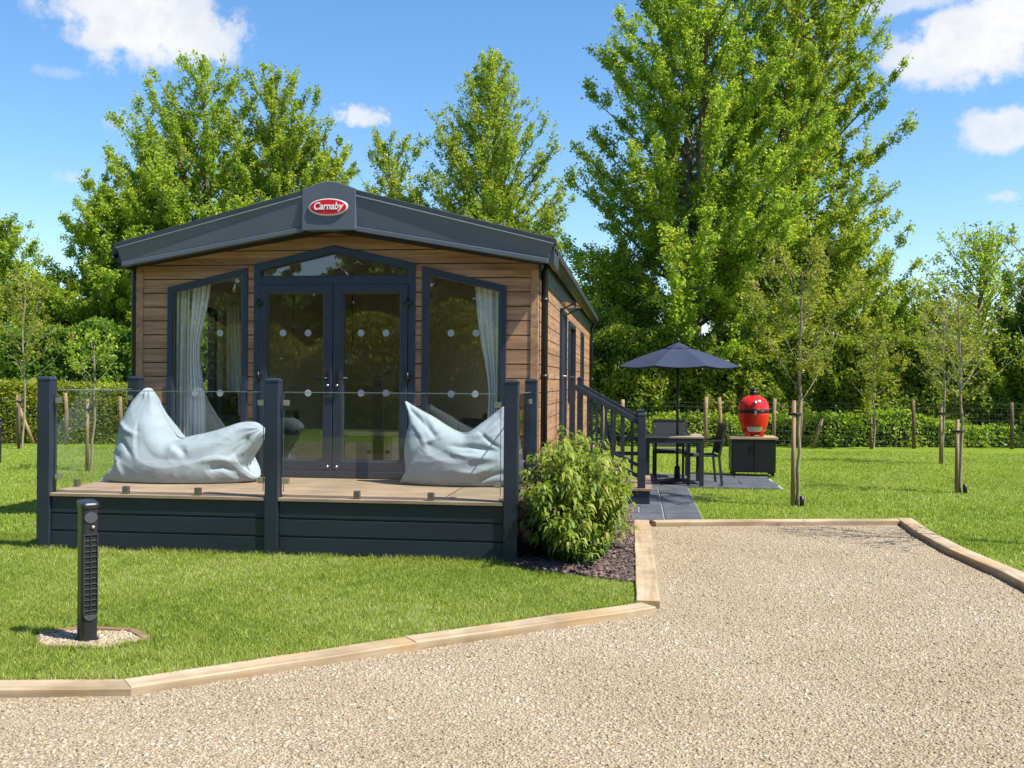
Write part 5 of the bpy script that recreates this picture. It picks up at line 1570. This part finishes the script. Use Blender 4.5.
# border shrub: long drooping leaves on many stems
def border_shrub():
    rg = np.random.default_rng(77)
    bx_, by_ = -.53, 9.0
    t = thing('border_shrub', 'dense yellow green shrub with long drooping leaves beside the deck corner', 'shrub', (bx_, by_, 0))
    stems = []; LC = []; LD = []; TI = []
    for i in range(340):
        a = rg.uniform(0, 2*np.pi); rr = math.sqrt(rg.uniform(0, 1))
        x0, y0 = .22*rr*math.cos(a), .55*rr*math.sin(a)
        x1, y1 = .49*rr*math.cos(a)*rg.uniform(.8,1.12), 1.02*rr*math.sin(a)*rg.uniform(.85,1.1)
        hz = (1.06 - .40*rr**2.2)*rg.uniform(.62, 1.08)
        if y1 > .4 and x1 < .05: hz *= 1.10
        if rg.uniform() < .38:
            kk_ = rg.uniform(.28, .8); hz *= kk_; x1 *= 1.12-.1*kk_; y1 *= 1.22-.2*kk_
        k = np.linspace(0, 1, 7)
        pth = np.stack([x0+(x1-x0)*k**1.3, y0+(y1-y0)*k**1.3, hz*(1.12*k-.12*k**2.5)], -1)
        stems.append((pth, np.linspace(.007, .002, 7)))
        nl = int(38*hz+14); ti = rg.normal(0, .10)
        for j in range(nl):
            q = 1-abs(rg.normal(0, .48)); q = min(1, max(.10, abs(q)))
            p = np.array([np.interp(q, k, pth[:, c_]) for c_ in range(3)])
            aa = rg.uniform(0, 2*np.pi); out_ = np.array([math.cos(aa), math.sin(aa), 0])*.9 + np.array([x1, y1*.6, 0])*.5
            out_[2] = rg.uniform(-.05, .75)
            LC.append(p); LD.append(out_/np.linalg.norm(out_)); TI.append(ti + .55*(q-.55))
    C = np.array(LC); D = np.array(LD); n = len(C)
    L = (rg.uniform(.08, .135, n))[:, None]; W = L*.125
    s_ = np.cross(D, np.array([0, 0, 1.]) + rg.normal(0, .25, (n, 3))); s_ /= np.linalg.norm(s_, axis=1)[:, None]
    g_ = np.array([0, 0, -1.])
    p1 = C + D*L*.15; p2 = C + D*L*.55 + g_*L*.10; p3 = C + D*L*.80 + g_*L*.58
    V = np.stack([p1, p2+s_*W, p2-s_*W, p3, p1 + s_*W*.4, p3 + s_*W*.12], 1)
    V = np.stack([p1 - s_*W*.25, p1 + s_*W*.25, p2 + s_*W, p2 - s_*W, p3 + s_*W*.2, p3 - s_*W*.2], 1).reshape(-1, 3)
    b = np.arange(n)[:, None]*6
    Fq = np.concatenate([b+np.array([0,1,2,3]), b+np.array([3,2,4,5])])
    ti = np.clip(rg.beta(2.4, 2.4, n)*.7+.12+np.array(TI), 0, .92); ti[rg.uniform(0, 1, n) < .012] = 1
    v1, f1 = tubes_np(stems, 4)
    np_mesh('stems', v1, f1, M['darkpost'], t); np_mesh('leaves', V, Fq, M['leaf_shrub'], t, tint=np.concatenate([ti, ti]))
border_shrub()

# ------------------------------------------------------------------ behind the camera (seen mirrored in the glass)
def back_hedge():
    rg = np.random.default_rng(91)
    t = thing('field_hedge', 'tall hedge behind the camera, only mirrored in the cabin glass', 'hedge', (0, -12.5, 0))
    n = 170000; x = rg.uniform(-34, 26, n); z = 3.5*rg.uniform(0, 1, n)**.9*(1+.15*np.sin(x*.7)+.1*np.sin(x*1.9)); y = .9*(1-z/3.6)+.7*np.sin(x*1.1)*np.sin(z*1.3+x*.3)+np.abs(rg.normal(0, .5, n))
    v, f = leaf_quads(np.stack([x, y, z], -1), .12, rg, .4, .7)
    np_mesh('leaves', v, f, M['leaf_yellow'], t, tint=np.clip(rg.beta(2.2,2.2,n)+.2*np.sin(x*1.1), 0, 1))
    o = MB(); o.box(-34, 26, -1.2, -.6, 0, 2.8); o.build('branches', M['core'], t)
back_hedge()
def back_thicket():
    rg = np.random.default_rng(92)
    t = thing('field_thicket', 'dark tall thicket behind the camera, only mirrored in the cabin glass', 'thicket', (0, -17.5, 0))
    n = 50000; x = rg.uniform(-36, 28, n); top = 6.0+.9*np.sin(x*.55)+.5*np.sin(x*1.7+1); z = top*rg.uniform(0, 1, n)**.8; y = rg.normal(0, .6, n)+.5*np.sin(x*1.3)
    v, f = leaf_quads(np.stack([x, y, z], -1), .36, rg, .4, .7)
    np_mesh('leaves', v, f, M['leaf_dark'], t, tint=np.clip(rg.beta(2.2,2.2,n), 0, 1))
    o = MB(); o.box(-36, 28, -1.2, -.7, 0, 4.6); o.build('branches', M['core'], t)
back_thicket()
for i, (x, y, h) in enumerate(((-17, -19, 9.5), (-9.5, -20, 11), (-3.5, -18.5, 8.5), (3, -20, 10.5), (9.5, -19, 9))):
    make_tree('field_tree', 'broad tree behind the camera, number %s from the west, only mirrored in the glass' % ('one','two','three','four','five')[i], (x, y, 0), h,
              piecewise([0,.2,.5,.8,1], [2.6,3.4,3.2,2.0,.5]), 46, piecewise([0,.5,1], [.2,.5,1.2]), 'leaf_dark', 9000, .55, 61+i, .25, (0, 0), .15, 'bark', .3, 1, 0, 'trees behind the camera', 'tree', 1.8, .3)
sheet('field', [(-60,-4.2),(60,-4.2),(60,-60),(-60,-60)], -.05, M['lawn'])
